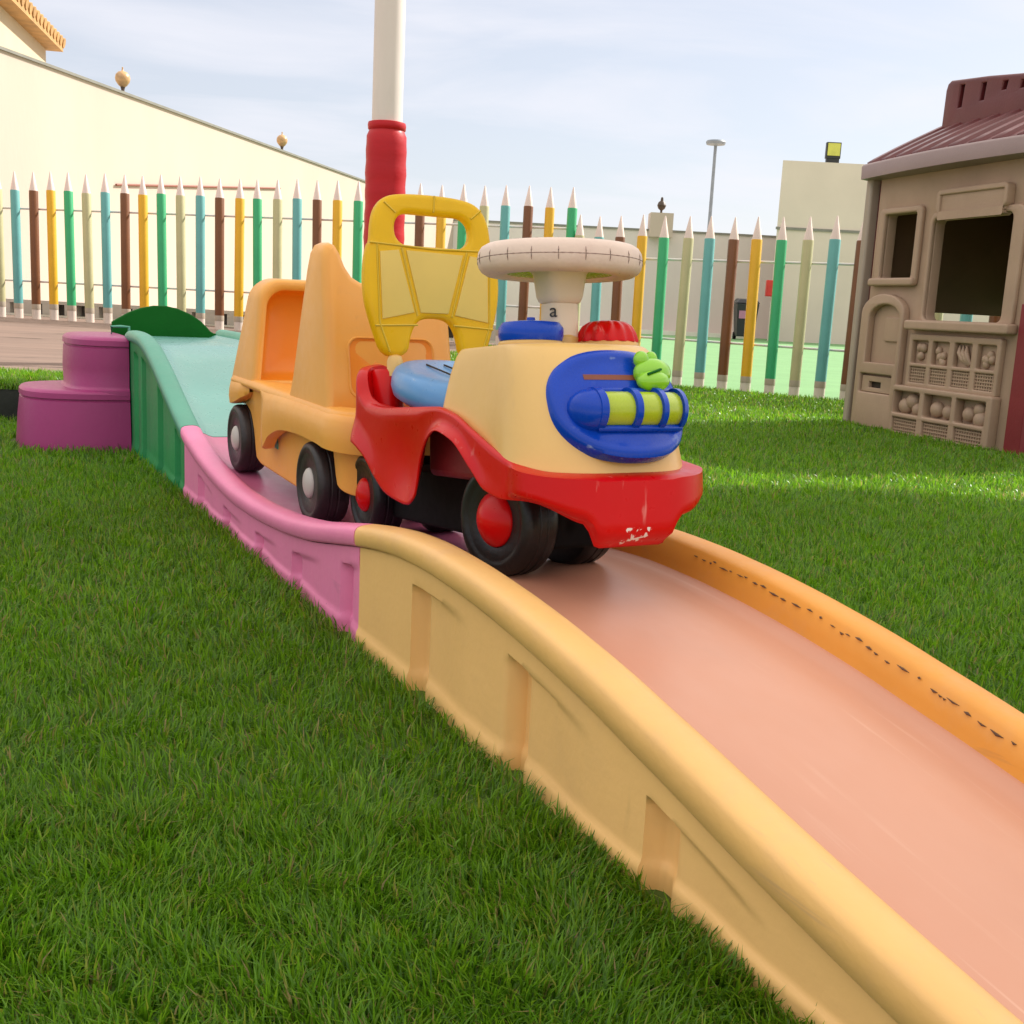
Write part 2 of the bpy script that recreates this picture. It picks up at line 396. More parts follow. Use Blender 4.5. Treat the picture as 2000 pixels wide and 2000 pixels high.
obj('end_panel', plate_mesh(outl, [], .022, .005, basis((-.375, 0, 0), (0, 1, 0), (0, 0, 1), (1, 0, 0))), 'dark_green_plastic', g)
hl = MB().tube([(-.20, -.028, .338), (-.20, -.028, .376), (-.20, .0, .377), (-.20, .026, .376), (-.20, .026, .338)], .0045, 8)
obj('handle_loop', hl, 'teal_rim', g)
track('track_section', 'pink dipped middle section of the toy track under the orange wagon', J1+.0015, J2-.0015, 'pink_plastic', 'pink_plastic', 'pink_bed',
      [(.977, 1.14, .016), (1.231, 1.40, .016), (1.496, 1.66, .016), (1.745, 1.92, .016), (2.005, 2.10, .016)])
yt = track('track_section', 'yellow humped front section of the toy track sloping down to the grass', J2+.0015, 3.5, 'yellow_plastic', 'yellow_rim', 'peach_bed',
      [(2.285, 2.46, .024), (2.553, 2.74, .024), (2.825, 3.0, .022), (3.10, 3.3, .018)], rim_mats='orange_rim')

sq_ = MB(); s_ = 2.42
while s_ < 3.25:   # dark rubbed line along the inside of the far rim
    l_ = random.uniform(.004, .018); dz = random.uniform(-.0035, .002)
    sq_.tube([(s_, TW-.0408, rim(s_)-.0100+dz), (s_+l_*.5, TW-.0410, rim(s_+l_*.5)-.0102+dz+random.uniform(-.001, .001)), (s_+l_, TW-.0408, rim(s_+l_)-.0100+dz)], [.0002, random.uniform(.0008, .0016), .0002], 6)
    s_ += l_+random.uniform(.0, .016)
M('scuff_dark', (.13, .07, .04), .8)
obj('scuff_line', sq_, 'scuff_dark', yt, 60)
# ------------------------------------------------------------------ purple steps
st = thing('toy_steps', 'purple two-tread plastic steps beside the green track end', 'toy steps', W(-.22, 0, 0), (0, 0, TA))
def steploop(av, as_, z, n=28, ex=2.9):
    p = []
    for i in range(n+1):
        a = math.pi*i/n
        c, q = math.cos(a), math.sin(a)
        p.append((as_*math.copysign(abs(c)**(2/ex), c), -.004-av*abs(q)**(2/ex), z))
    return p
def stepbody(av, as_, z0, z1, taper):
    h = z1-z0; L = []
    for f, off in ((0, taper), (.5, taper*.5), ((h-.034)/h, 0), ((h-.032)/h, -.003), ((h-.028)/h, -.003), ((h-.026)/h, .002), ((h-.010)/h, .001), ((h-.004)/h, -.004), ((h-.001)/h, -.010), (1, -.020)):
        L.append(steploop(av+off, as_+off, z0+h*f))
    L.append(steploop(av*.5, as_*.5, z1+.001)); L.append(steploop(.002, .002, z1+.0015))
    return MB().loft(L, True, True, True)
obj('lower_step', stepbody(.297, .222, 0, .186, .014), 'purple_plastic', st, 35)
up = MB(); L = []
for f, off in ((.172, .012), (.187, .010), (.191, .004), (.198, .001), (.25, .003), (.314, 0), (.316, -.003), (.320, -.003), (.322, .002), (.338, .001), (.344, -.004), (.348, -.012), (.350, -.024)):
    L.append(steploop(.163+off, .212+off, f))
L.append(steploop(.08, .1, .352)); L.append(steploop(.002, .002, .3525))
obj('upper_step', MB().loft(L, True, True, True), 'purple_plastic', st, 35)

# ------------------------------------------------------------------ wheels
def wheel(parent, loc, r, w, tyre_m, hub_m, hub_r, outer, steer=0, dome=.4, tread=True):
    """axis along local y; outer = -1 or +1 (side the hub face looks to)"""
    y = lambda f: outer*w*(f-.5)
    prof = [(hub_r*.3, y(0.1)), (r*.86, y(0.02)), (r*.94, y(.05)), (r*.985, y(.14)), (r, y(.26)), (r, y(.38)), (r*.985, y(.40)), (r*.985, y(.44)), (r, y(.46)), (r, y(.60)), (r*.985, y(.62)), (r*.985, y(.66)), (r, y(.68)),
            (r*.995, y(.84)), (r*.965, y(.93)), (r*.90, y(.985)), (r*.84, y(1.0)), (r*.78, y(.985)), (r*.74, y(.955)), (r*.70, y(.945)), (hub_r*1.08, y(.93)), (hub_r*1.0, y(.90)), (hub_r*.99, y(.80))]
    t = obj('wheel', MB().lathe(prof, 48, 'y'), tyre_m, parent, 40)
    t.location = loc; t.rotation_euler = (0, 0, steer)
    hp = [(hub_r*1.0, y(.80)), (hub_r*1.0, y(.93)), (hub_r*.95, y(.97)), (hub_r*.78, y(1.0)+outer*.004*dome*2), (hub_r*.5, y(1.0)+outer*.012*dome*2), (hub_r*.22, y(1.0)+outer*.016*dome*2), (hub_r*.05, y(1.0)+outer*.017*dome*2)]
    h = obj('hub', MB().lathe(hp, 32, 'y'), hub_m, t, 40)
    return t

# ------------------------------------------------------------------ toy car
def plan(u0, u1, hv, r0, r1, n=120, bulge=0):
    """closed rounded outline, returns evenly spaced (u,v), starting rear centre, going left(-v) side forward"""
    P = []
    def arc(cx, cy, r, a0, a1, k=24):
        for i in range(k+1):
            a = R(a0+(a1-a0)*i/k); P.append((cx+r*math.cos(a), cy+r*math.sin(a)))
    P.append((u0, 0)); arc(u0+r0, -hv+r0, r0, 180, 270); 
    arc(u1-r1, -hv+r1, r1, 270, 360); arc(u1-r1, hv-r1, r1, 0, 90); arc(u0+r0, hv-r0, r0, 90, 180); P.append((u0, 0))
    P = [Vector((p[0]+bulge*max(0, 1-(p[1]/hv)**2)*smoothstep(u1-r1, u1, p[0]), p[1])) for p in P]
    d = [0]
    for a, b in zip(P, P[1:]): d.append(d[-1]+(b-a).length)
    out = []; j = 0
    for i in range(n):
        t = d[-1]*i/n
        while d[j+1] < t: j += 1
        f = (t-d[j])/max(1e-9, d[j+1]-d[j]); out.append(P[j].lerp(P[j+1], f))
    return out
cs, cz, ca = 1.82, bed(1.82), math.atan2(bed(2.312)-bed(1.82), .492)
car = thing('ride_on_car', 'red and cream ride-on toy car with blue seat and yellow backrest on the track', 'toy car', W(cs, .19, cz), (0, -ca, TA))
wb = pch([0, .035, .075, .12, .165, .205, .245, .288, .325, .352, .382, .417, .465, .515, .55, .6, .7],
         [.168, .168, .163, .146, .112, .090, .082, .078, .093, .146, .175, .187, .176, .140, .116, .108, .108])
wt = pch([.03, .058, .090, .125, .2, .385, .44, .498, .575, .625, .66, .70], [.288, .276, .240, .222, .217, .218, .210, .190, .163, .149, .142, .140])
PL = plan(.03, .668, .126, .055, .080, 260, .014)
def bodyrow(f):
    row = []
    n = len(PL)
    for i, p in enumerate(PL):
        a, b = PL[i-1], PL[(i+1) % n]; t = (b-a).normalized(); nrm = Vector((t.y, -t.x))
        u, v = p
        z0 = wb(u)
        fr = smoothstep(.60, .64, u)
        if fr > 0:   # deep bumper tongue in the middle of the front
            zc = .108-.026*smoothstep(.118, .058, abs(v))
            z0 = z0*(1-fr)+fr*(.054+(zc-.054)*smoothstep(.046, .060, abs(v+.003)))
        z1 = wt(u)
        if u < .17: z1 = .215+(z1-.215)*(.12+.88*smoothstep(.040, .075, abs(v)))
        arch = max(math.exp(-((u-.43)/.09)**2), .8*math.exp(-((u-.08)/.08)**2))*(1-fr)
        off = .011*arch*(1-smoothstep(0, .45, f))+.002*(1-f)-.010*math.exp(-((u-.285)/.07)**2)*math.sin(math.pi*min(1, f*1.1))*(abs(v) > .1)
        off += .020*fr*(smoothstep(.0, .2, f))*(1-smoothstep(.93, 1, f))
        if f > .94: off -= .004*(f-.94)/.06
        q = p+nrm*off
        row.append((q.x, q.y, z0+(z1-z0)*f))
    return row
rows = [bodyrow(f) for f in (0, .03, .08, .16, .26, .38, .5, .62, .74, .84, .91, .955, .985, 1)]
for k, dz, zc in ((.97, .001, .4), (.93, -.001, .4), (.88, -.006, .225), (.5, -.012, .205), (.05, -.012, .200)):   # deck
    rows.append([(.34+(q[0]-.34)*k, q[1]*k, min(q[2]+dz, zc)) for q in rows[13]])
bodyo = obj('body', MB().loft(rows, True, False, True), 'red_plastic', car, 50, solid=.003)
add_scuffs(MATS['red_plastic'], (.60, -.055, .045), (.76, .048, .092), (.8, .72, .68), 90, .48)
# underframe
cm = MB().box((.0, -.055, .035), (.54, .050, .12)); cm.tube([(0, -.07, .064), (0, .07, .064)], .010); cm.tube([(.494, -.07, .064), (.494, .07, .064)], .010)
cm.box((.45, -.012, .05), (.54, .012, .12))
obj('chassis', cm, 'axle_black', car, 35, bevel=.006)
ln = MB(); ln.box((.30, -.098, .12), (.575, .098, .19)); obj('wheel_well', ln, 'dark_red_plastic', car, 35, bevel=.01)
# hood
HP = [Vector((p.x, p.y*(1+.115*smoothstep(.50, .63, p.x)))) for p in plan(.346, .666, .1145, .05, .082, 160, .014)]; HT = plan(.380, .588, .091, .045, .055, 160, .008)
rows = []
for k in range(25):
    a = k/24*math.pi/2
    g1 = math.sin(a)**.86; ins = 1-math.cos(a)**.60
    lin_t = min(1, g1)
    row = []
    for i in range(160):
        p, q = HP[i], HT[i]
        zb = wt(p.x)-.014
        # linear taper for the wall + shoulder rounding
        base = p.lerp(q, lin_t*.50+.50*ins*.999)
        row.append((base.x, base.y, zb+(.296-zb)*g1))
    rows.append(row)
for k in (.9, .6, .3, .02):
    rows.append([(.49+(q[0]-.49)*k, q[1]*k, .296+.003*(1-k)) for q in rows[24]])
obj('hood', MB().loft(rows, True, False, True), 'cream_plastic', car, 60)
# small raised outline on the hood side, and moulded bosses on top
hb = MB(); hb.lathe([(.042, .280), (.042, .299), (.038, .303)], 32, origin=(.515, -.046, 0)); hb.lathe([(.043, .280), (.043, .301), (.038, .304)], 32, origin=(.525, .062, 0))
hb.lathe([(.026, .28), (.026, .308), (.022, .312)], 24, origin=(.499, .006, 0))
obj('boss', hb, 'cream_plastic', car, 35)
obj('button', MB().lathe([(.040, .302), (.042, .308), (.042, .318), (.037, .325), (.02, .327), (.006, .328), (.005, .332), (.001, .332)], 40, origin=(.515, -.046, 0)), 'blue_plastic', car, 40)
prof = [(1, 0), (1.0, .10), (.93, .42), (.80, .74), (.60, .93), (.3, 1.0), (.02, 1.0)]
loops = []
for r_, h_ in prof:
    loops.append([(.525+.040*r_*(1+.045*math.cos(14*t)*(r_ > .5))*math.cos(t), .062+.040*r_*(1+.045*math.cos(14*t)*(r_ > .5))*math.sin(t), .303+.028*h_) for t in [2*math.pi*k/112 for k in range(112)]])
obj('beacon', MB().loft(loops, True, True, True), 'red_plastic', car, 50)
# front activity panel
e_b = Vector((-.060, 0, .115)).normalized(); e_n = Vector((e_b.z, 0, -e_b.x)); PC = Vector((.650, 0, .2215))
def pf(a, b, d):   # a across, b up the slope, d outwards; wraps round the nose
    c = PC+e_b*b+e_n*d; return (c.x-3.3*(a+.0)**2+.010, a+.006, c.z)
def ploop(sa, sb, d, ex=2.45, n=96):
    L = []
    for k in range(n):
        t = 2*math.pi*k/n; c, s = math.cos(t), math.sin(t)
        L.append(pf(sa*math.copysign(abs(c)**(2/ex), c), sb*math.copysign(abs(s)**(2/ex), s), d))
    return L
loops = [ploop(.092, .072, -.012), ploop(.092, .072, .003), ploop(.090, .068, .006), ploop(.086, .064, .0075), ploop(.082, .060, .0072), ploop(.078, .0565, .0055)]
loops += [ploop(.078*k, .0565*k, .0055) for k in (.85, .65, .45, .25, .05)]
pn = obj('panel', MB().loft(loops, True, False, True), 'blue_plastic', car, 45)
def panelcyl(a0, a1, r, b, d, n=20, k=12, f=1.0):
    L = []
    for i in range(k+1):
        a = a0+(a1-a0)*i/k
        c = Vector(pf(a, b, d)); L.append([c+(e_b*math.cos(2*math.pi*j/n)+e_n*math.sin(2*math.pi*j/n))*r for j in range(n)])
    return L
obj('roller', MB().loft(panelcyl(-.047, .068, .0215, -.012, .009), True, True, True), 'lime_plastic', pn, 50)
hs = MB()
for a in (-.049, -.006, .033, .071):
    hs.loft(panelcyl(a-.004, a+.004, .0262, -.012, .009, 24, 2), True, True, True)
Ld = []   # domed left end of the roller housing
for i in range(9):
    t = i/8*math.pi/2; a = -.051-.026*math.sin(t); rr = .0262*max(.02, math.cos(t))
    c = Vector(pf(a, -.012, .007)); Ld.append([c+(e_b*math.cos(2*math.pi*j/24)+e_n*math.sin(2*math.pi*j/24))*rr for j in range(24)])
hs.loft(Ld, True, True, True)
for b in (.0125, -.0365):
    hs.tube([pf(a, b, .009) for a in np.linspace(-.050, .072, 9)], .0042, 8)
obj('roller_frame', hs, 'blue_plastic', pn, 45)
obj('slot', MB().loft([[pf(a, b, .0060) for a in np.linspace(-.050, .045, 9)] for b in (.0295, .0335, .0365)], False), 'slot_brown', pn, 60)
fg = MB()
fc = Vector(pf(.040, .034, .016))
fg.ball(fc, .025, 20, 14, (.55, 1.05, .72)); 
fl = Vector(pf(.036, .022, .018)); fg.ball(fl, .021, 18, 12, (.6, 1.1, .62))
fg.ball(Vector(pf(.026, .051, .018)), .0105, 14, 10, (.8, 1, 1)); fg.ball(Vector(pf(.044, .053, .017)), .0095, 14, 10, (.8, .9, 1))
fr_o = obj('slider', fg, 'frog_green', pn, 60)
obj('slider_groove', MB().tube([pf(.022, .026, .0275), pf(.032, .028, .030), pf(.042, .031, .0305), pf(.054, .0345, .0265)], .0016, 8), 'dark_green_plastic', fr_o)
# steering column and wheel
def sq(cx, cy, h, z, r=.3, n=32):
    L = []
    for k in range(n):
        t = 2*math.pi*k/n; c, s = math.cos(t), math.sin(t)
        L.append((cx+h*math.copysign(abs(c)**.6, c), cy+h*math.copysign(abs(s)**.6, s), z))
    return L
SX = .499
obj('steering_column', MB().loft([sq(SX, .005, h, z) for h, z in ((.0225, .29), (.022, .32), (.0212, .352))], True, True, True), 'pale_cream_plastic', car, 45)
wl = obj('steering_wheel', MB().loft([[(SX+(.085+.0225*math.copysign(abs(math.cos(p))**.75, math.cos(p)))*math.cos(t), .005+(.085+.0225*math.copysign(abs(math.cos(p))**.75, math.cos(p)))*math.sin(t), .407+.0205*math.copysign(abs(math.sin(p))**.8, math.sin(p))) for p in [2*math.pi*j/16 for j in range(16)]] for t in [2*math.pi*k/72 for k in range(73)]], True), 'wheel_plastic', car, 60)
hub = MB().loft([sq(SX, .005, h, z) for h, z in ((.020, .352), (.0245, .355), (.027, .362), (.031, .390), (.034, .394), (.036, .403))], True, True, True)
obj('wheel_hub', hub, 'pale_cream_plastic', wl, 40)
ul = MB().lathe([(.03, .397), (.055, .394), (.072, .390), (.082, .391), (.09, .403)], 48, origin=(SX, .005, 0), cap=False)
obj('wheel_web', ul, 'lime_plastic', wl, 60)
seam = MB()
for k in range(20):
    t = 2*math.pi*(k+.3)/20; ct, stt = math.cos(t), math.sin(t)
    seam.tube([(SX+(.085+.0229*math.cos(p))*ct, .005+(.085+.0229*math.cos(p))*stt, .407+.0208*math.sin(p)) for p in np.linspace(-1.2, 1.9, 10)], .0006, 6)
seam.lathe([(.1073, .4062), (.1079, .407), (.1073, .4078)], 64, origin=(SX, .005, 0), cap=False)
M('seam_brown', (.30, .20, .17), .6)
obj('wheel_seam', seam, 'seam_brown', wl, 60)
# dark letter mark on the column
cu = bpy.data.curves.new('t', 'FONT'); cu.body = 'a'; cu.size = .025; cu.extrude = .0012; cu.align_x = 'CENTER'
to = bpy.data.objects.new('t', cu); col.objects.link(to); dg = bpy.context.evaluated_depsgraph_get(); dg.update()
me = to.evaluated_get(dg).to_mesh(); tm = MB(); tm.v = [tuple(v.co) for v in me.vertices]; tm.f = [tuple(p.vertices) for p in me.polygons]
to.evaluated_get(dg).to_mesh_clear(); bpy.data.objects.remove(to)
tm.xf(basis((SX+.018, .005-.0192, .334), (.55, .835, 0), (0, 0, 1), (.835, -.55, 0)))
obj('letter_mark', tm, 'black_mark', car, 0)
for _o in (wl, wl.children[0], wl.children[1], wl.children[2]):   # wheel plane tips slightly towards the nose
    for _v in _o.data.vertices: _v.co.z -= (_v.co.x-SX)*.03
# seat
loops = []
for k, (f, z) in enumerate(((.86, .205), (.97, .213), (1, .226), (.985, .240), (.94, .250), (.86, .256), (.7, .2565), (.4, .254), (.05, .253))):
    loops.append([(.226+.150*f*math.copysign(abs(math.cos(t))**.9, math.cos(t)), .107*f*math.copysign(abs(math.sin(t))**.9, math.sin(t)), z+.013+.031*(-math.cos(t))*f) for t in [2*math.pi*j/64 for j in range(64)]])
obj('seat', MB().loft(loops, True, True, True), 'seat_blue', car, 50)
sl = MB()
for y_ in (-.035, -.005): sl.tube([(.15+.05*k_, y_+.001*k_, .2675-.2067*(.15+.05*k_-.226)+.0022) for k_ in range(4)], .0014, 6)
obj('seat_line', sl, 'slot_dark', car)
# backrest
bo = [(-.083, .282), (-.098, .325), (-.109, .365), (-.112, .40), (-.109, .435), (-.104, .456), (-.100, .460), (-.0985, .485), (-.094, .508), (-.083, .525), (-.066, .534), (-.03, .538), (.03, .538), (.066, .533), (.083, .522), (.093, .505), (.0975, .484), (.100, .458), (.105, .455), (.110, .435), (.113, .40), (.110, .365), (.100, .325), (.086, .282), (.045, .284), (.040, .318), (.030, .338), (.015, .345), (-.012, .345), (-.028, .338), (-.038, .318), (-.044, .284)]
bh = rrect(-.062, .063, .457, .507, .022)
bt = basis((.088, 0, .010), (0, 1.06, 0), (-.03, 0, 1.02), (1, 0, .03))
def chaikin(p, k=2):
    for _ in range(k):
        q = []
        for a, b in zip(p, p[1:]+p[:1]):
            q += [(a[0]*.75+b[0]*.25, a[1]*.75+b[1]*.25), (a[0]*.25+b[0]*.75, a[1]*.25+b[1]*.75)]
        p = q
    return p
bo = chaikin(bo)
bk = obj('backrest', plate_mesh(bo, [bh], .026, .009, bt, 4), 'yellow_clear', car, 50)
def bp(v, w, d=.0265): return bt @ Vector((v, w, d))
pm = MB()
for quad in ([(-.046, .448), (.048, .446), (.022, .352), (-.024, .352)], [(-.088, .444), (-.058, .448), (-.034, .352), (-.086, .340)], [(.060, .446), (.090, .442), (.090, .340), (.033, .350)]):
    m_ = plate_mesh(quad, [], .003, .001, basis(bt @ Vector((0, 0, .0252)), bt.to_3x3() @ Vector((1, 0, 0)), bt.to_3x3() @ Vector((0, 1, 0)), bt.to_3x3() @ Vector((0, 0, 1))))
    pm.add(m_.v, m_.f)
obj('backrest_inset', pm, 'yellow_panel', bk, 35)
rb = MB()
for seg in ([(-.104, .457), (0, .4525), (.104, .455)], [(-.053, .452), (-.029, .347)], [(.055, .451), (.028, .347)], [(-.097, .330), (-.029, .333)], [(.031, .334), (.099, .330)], [(-.092, .455), (-.090, .335), (-.075, .29)], [(.094, .452), (.093, .335), (.078, .29)], [(0, .51), (.002, .536)], [(-.062, .505), (-.08, .52)], [(.063, .505), (.08, .52)]):
    rb.tube([bp(*p, d=.0258) for p in seg], .0019, 6)
obj('backrest_rib', rb, 'amber_rib', bk, 50)
for v in (-.068, .070): obj('backrest_peg', MB().lathe([(.013, .268), (.013, .292), (.010, .300), (.004, .303)], 18, origin=(.098, v, 0)), 'cream_plastic', car, 40)
for v in (-.075, .077):
    tw = MB(); tw.loft([[(.075+h*math.cos(t)*1.3, v+h*math.sin(t), z) for t in [2*math.pi*j/20 for j in range(20)]] for h, z in ((.03, .20), (.026, .24), (.022, .275), (.019, .279))], True, True, True)
    obj('backrest_socket', tw, 'red_plastic', car, 40)
for sgn in (-1, 1):
    wheel(car, (-.010, sgn*.060, .070), .070, .056, 'tyre_black', 'red_plastic', .029, sgn, dome=.25)
    wheel(car, (.484 if sgn < 0 else .440, sgn*.062, .072 if sgn < 0 else .066), .075 if sgn < 0 else .068, .056, 'tyre_black', 'red_plastic', .036, sgn, steer=R(12), dome=.45)
# faint worn moulding on the hood side: a raised rounded window line
def hoodpt(u, z): return (u, -.1005-.0, z)

# ------------------------------------------------------------------ orange wagon
ws, wz = 1.065, bed(1.065); wa = math.atan2(bed(1.62)-wz, .555)
wg = thing('ride_on_wagon', 'orange two-seat toy wagon parked on the pink track behind the red car', 'toy wagon', W(ws, .19, wz), (0, -wa, TA))
LP = plan(-.065, .715, .105, .05, .06, 220)
wbb = pch([-.1, -.075, -.05, 0, .05, .085, .11, .16, .44, .475, .485, .52, .62, .66, .75], [.10, .13, .148, .156, .145, .105, .05, .042, .042, .05, .10, .16, .16, .09, .07])
rows = []
for f in (0, .02, .1, .3, .55, .8, .95, 1):
    row = []
    for p in LP:
        z0 = wbb(p.x); z1 = .203; row.append((p.x, p.y*(1+.10*f*f), z0+(z1-z0)*f))
    rows.append(row)
LB = plan(-.075, .722, .126, .055, .065, 220)
for off, z in ((.000, .203), (.004, .206), (.004, .212), (.0, .218), (-.008, .222), (-.025, .223), (-.06, .219)):
    rows.append([(.32+(p.x-.32)*(1+off/.4), p.y*(1+off/.126), z+.006*smoothstep(.2, .72, p.x)-.004*smoothstep(.2, -.07, p.x)) for p in LB])
rows.append([(.32+(p.x-.32)*.3, p.y*.3, .217) for p in LB])
obj('body', MB().loft(rows, True, False, True), 'wagon_orange', wg, 55, solid=.004)
# front fender lip sweeping round the nose, and short rear lip
def lip(us, ue, lower, half, name):
    P = plan(-.075, .735, half, .055, .07, 300)
    n = len(P); rows = [[] for _ in range(9)]
    idx = [i for i in range(n) if us <= P[i].x <= ue+.2]
    if us > 0:
        idx = sorted(idx)          # one run: left side, nose, right side
    else:
        idx = [i for i in range(n) if P[i].x <= ue]; idx = sorted(idx, key=lambda i: (i-n//2) % n)
    for i in idx:
        p = P[i]; a, b = P[i-1], P[(i+1) % n]; t = (b-a).normalized(); nr = Vector((t.y, -t.x))
        lo = lower(p.x)
        e = smoothstep(us, us+.06, p.x) if us > 0 else smoothstep(ue, ue-.06, p.x)
        topz = .216+.006*smoothstep(.2, .72, p.x) if us > 0 else .214
        lo = min(lo, topz-.02)
        for k, (o, f) in enumerate(((-.020, 1.0), (-.006, 1.0), (.003, .94), (.009*e, .80), (.012*e, .55), (.013*e, .28), (.011*e, .0), (.004*e, -.03), (-.012, -.02))):
            q = p+nr*(o if k not in (6, 7) else o)
            rows[k].append((q.x, q.y, lo+(topz-lo)*f))
    return obj(name, MB().grid(rows), 'wagon_orange', wg, 60)
lo_f = pch([.2, .235, .27, .32, .40, .48, .55, .62, .68, .74], [.135, .105, .098, .128, .152, .160, .163, .163, .160, .156])
lip(.225, .74, lo_f, .128, 'fender')
lo_r = pch([-.08, -.04, 0, .04, .09, .12], [.150, .152, .158, .168, .185, .20])
lip(-1, .11, lo_r, .122, 'rear_lip')
# seat back (front face scooped)
def wout(hb, ht, z0, z1, r, n=8):
    pts = [(-hb, z0)]
    for i in range(n+1):
        a = R(180-90*i/n); pts.append((-ht+r+r*math.cos(a), z1-r+r*math.sin(a)))
    for i in range(n+1):
        a = R(90-90*i/n); pts.append((ht-r+r*math.cos(a), z1-r+r*math.sin(a)))
    pts.append((hb, z0)); 
    for i in range(1, 8): pts.append((hb-2*hb*i/8, z0))
    return pts
def ub(w): return -.058+(w-.21)*.40      # rear face
def uf(w): return .135-(w-.21)*.08        # front face
O = wout(.124, .108, .205, .436, .050)
ctr = (0, .30)
def sc_(k, dz=0): return [(p[0]*k, ctr[1]+(p[1]-ctr[1])*k+dz) for p in O]
loops = [[(ub(p[1])+.02, p[0], p[1]) for p in sc_(.5)], [(ub(p[1]), p[0], p[1]) for p in sc_(.93)], [(ub(p[1])+.012, p[0], p[1]) for p in sc_(1.0)],
         [(uf(p[1])-.014, p[0], p[1]) for p in sc_(1.0)], [(uf(p[1])-.003, p[0], p[1]) for p in sc_(.975)], [(uf(p[1]), p[0], p[1]) for p in sc_(.945)],
         [(uf(p[1])-.001, p[0], p[1]) for p in sc_(.86)], [(uf(p[1])-.006, p[0], p[1]) for p in sc_(.83)]]
sb = obj('seat_back', MB().loft(loops, True, True, False), 'wagon_orange', wg, 55)
loops = [[(uf(p[1])-.006, p[0], p[1]) for p in sc_(.83)], [(uf(p[1])-.022, p[0], p[1]) for p in sc_(.80)], [(uf(p[1])-.045, p[0], p[1]) for p in sc_(.74)], [(uf(p[1])-.055, p[0], p[1]) for p in sc_(.6)], [(uf(p[1])-.058, p[0], p[1]) for p in sc_(.3)], [(uf(p[1])-.058, p[0], p[1]) for p in sc_(.02)]]
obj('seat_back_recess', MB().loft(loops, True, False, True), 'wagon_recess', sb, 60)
# front dash with a horn at each side
prof = [(-.124, .205), (-.121, .26), (-.120, .36), (-.118, .46), (-.116, .488), (-.110, .502), (-.100, .507), (-.090, .503), (-.082, .490), (-.074, .468), (-.062, .450), (-.046, .441), (-.02, .438), (0, .438)]
O2 = prof+[(-p[0], p[1]) for p in reversed(prof[:-1])]
O2 += [(.124-.248*i/8, .205) for i in range(1, 8)]
def rf(w): return .398+(w-.215)*.33
def ff(w): return .652-(w-.215)*.27
c2 = (0, .32)
def s2(d):
    out = []; n = len(O2)
    for i, p in enumerate(O2):
        a, b = Vector(O2[i-1]), Vector(O2[(i+1) % n]); t = (b-a).normalized(); nr = Vector((t.y, -t.x)); q = Vector(p)+nr*d
        out.append((q.x, max(.2, q.y)))
    return out
loops = [[(rf(p[1])+.0, p[0]*.3, .3+(p[1]-.3)*.3) for p in O2], [(rf(p[1]), p[0], p[1]) for p in s2(.016)], [(rf(p[1])+.006, p[0], p[1]) for p in s2(.005)], [(rf(p[1])+.018, p[0], p[1]) for p in s2(0)],
         [(ff(p[1])-.016, p[0], p[1]) for p in s2(0)], [(ff(p[1])-.005, p[0], p[1]) for p in s2(.003)], [(ff(p[1]), p[0], p[1]) for p in s2(.012)]]
# which way the inset goes depends on the winding; s2() moves inward for this outline
dash = MB().loft(loops, True, True, True)
dash = obj('dash', dash, 'wagon_orange', wg, 50)
rp = rrect(-.078, .078, .245, .345, .02)
loops = [[(ff(w_)+.0015, v_, w_) for v_, w_ in rp]]
def rpi(k, d): return [(ff(w_)+d, v_*k, .295+(w_-.295)*k) for v_, w_ in rp]
fr_m = MB().loft([rpi(1.07, -.001), rpi(1.05, .003), rpi(1.02, .003), rpi(1.0, .001)], True, False, False)
obj('dash_frame', fr_m, 'wagon_orange', dash, 60)
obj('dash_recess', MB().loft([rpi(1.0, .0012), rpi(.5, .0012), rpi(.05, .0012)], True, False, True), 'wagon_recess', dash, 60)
for x_ in (0, .555): obj('axle', MB().tube([(x_, -.09, .0765), (x_, .09, .0765)], .009), 'axle_black', wg)
cl = MB().box((.262, -.1085, .095), (.285, -.1045, .125)); obj('clip', cl, 'teal_rim', wg, 35, bevel=.002)
for sgn in (-1, 1):
    wheel(wg, (0, sgn*.098, .0765), .0765, .062, 'tyre_brown', 'hub_white', .028, sgn, dome=.15)
    wheel(wg, (.555, sgn*.098, .0765), .0765, .062, 'tyre_brown', 'hub_white', .028, sgn, dome=.15)

# ------------------------------------------------------------------ playhouse
E_ = Vector((.30154, -.95345, 0)); MO = Vector((-.95345, -.30154, 0))   # along the front; outward
ph = thing('playhouse', 'beige plastic playhouse with maroon roof, chimney and moulded shop front', 'playhouse', (1.7311, 5.6779, 0), (0, 0, math.atan2(E_.y, E_.x)))
# local: x along the front, y = inwards (-outward), z up
Bf = basis((0, 0, 0), (1, 0, 0), (0, 0, 1), (0, -1, 0))   # plate x->x, y->z, thickness outward (-y)
def fplate(outer, holes, t, bev, y0=0, br=2):
    return plate_mesh(outer, holes, t, bev, basis((0, y0, 0), (1, 0, 0), (0, 0, 1), (0, -1, 0)), br)
sw_in = rrect(.118, .362, .728, 1.030, .012); bw_in = rrect(.482, .995, .535, .992, .03)
wallp = fplate([(.026, 0), (1.15, 0), (1.15, 1.24), (.026, 1.24)], [sw_in, bw_in], .05, .004, .05)
obj('front_wall', wallp, 'playhouse_beige', ph)
HD = 1.12
bw = MB()
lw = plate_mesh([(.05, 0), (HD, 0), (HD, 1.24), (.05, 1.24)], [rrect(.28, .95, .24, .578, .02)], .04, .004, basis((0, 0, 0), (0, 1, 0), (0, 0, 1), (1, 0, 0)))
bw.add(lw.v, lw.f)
back = plate_mesh([(0, 0), (1.15, 0), (1.15, 1.24), (0, 1.24)], [rrect(.12, 1.05, .22, .60, .02)], .04, .004, basis((0, HD+.04, 0), (1, 0, 0), (0, 0, 1), (0, -1, 0)))
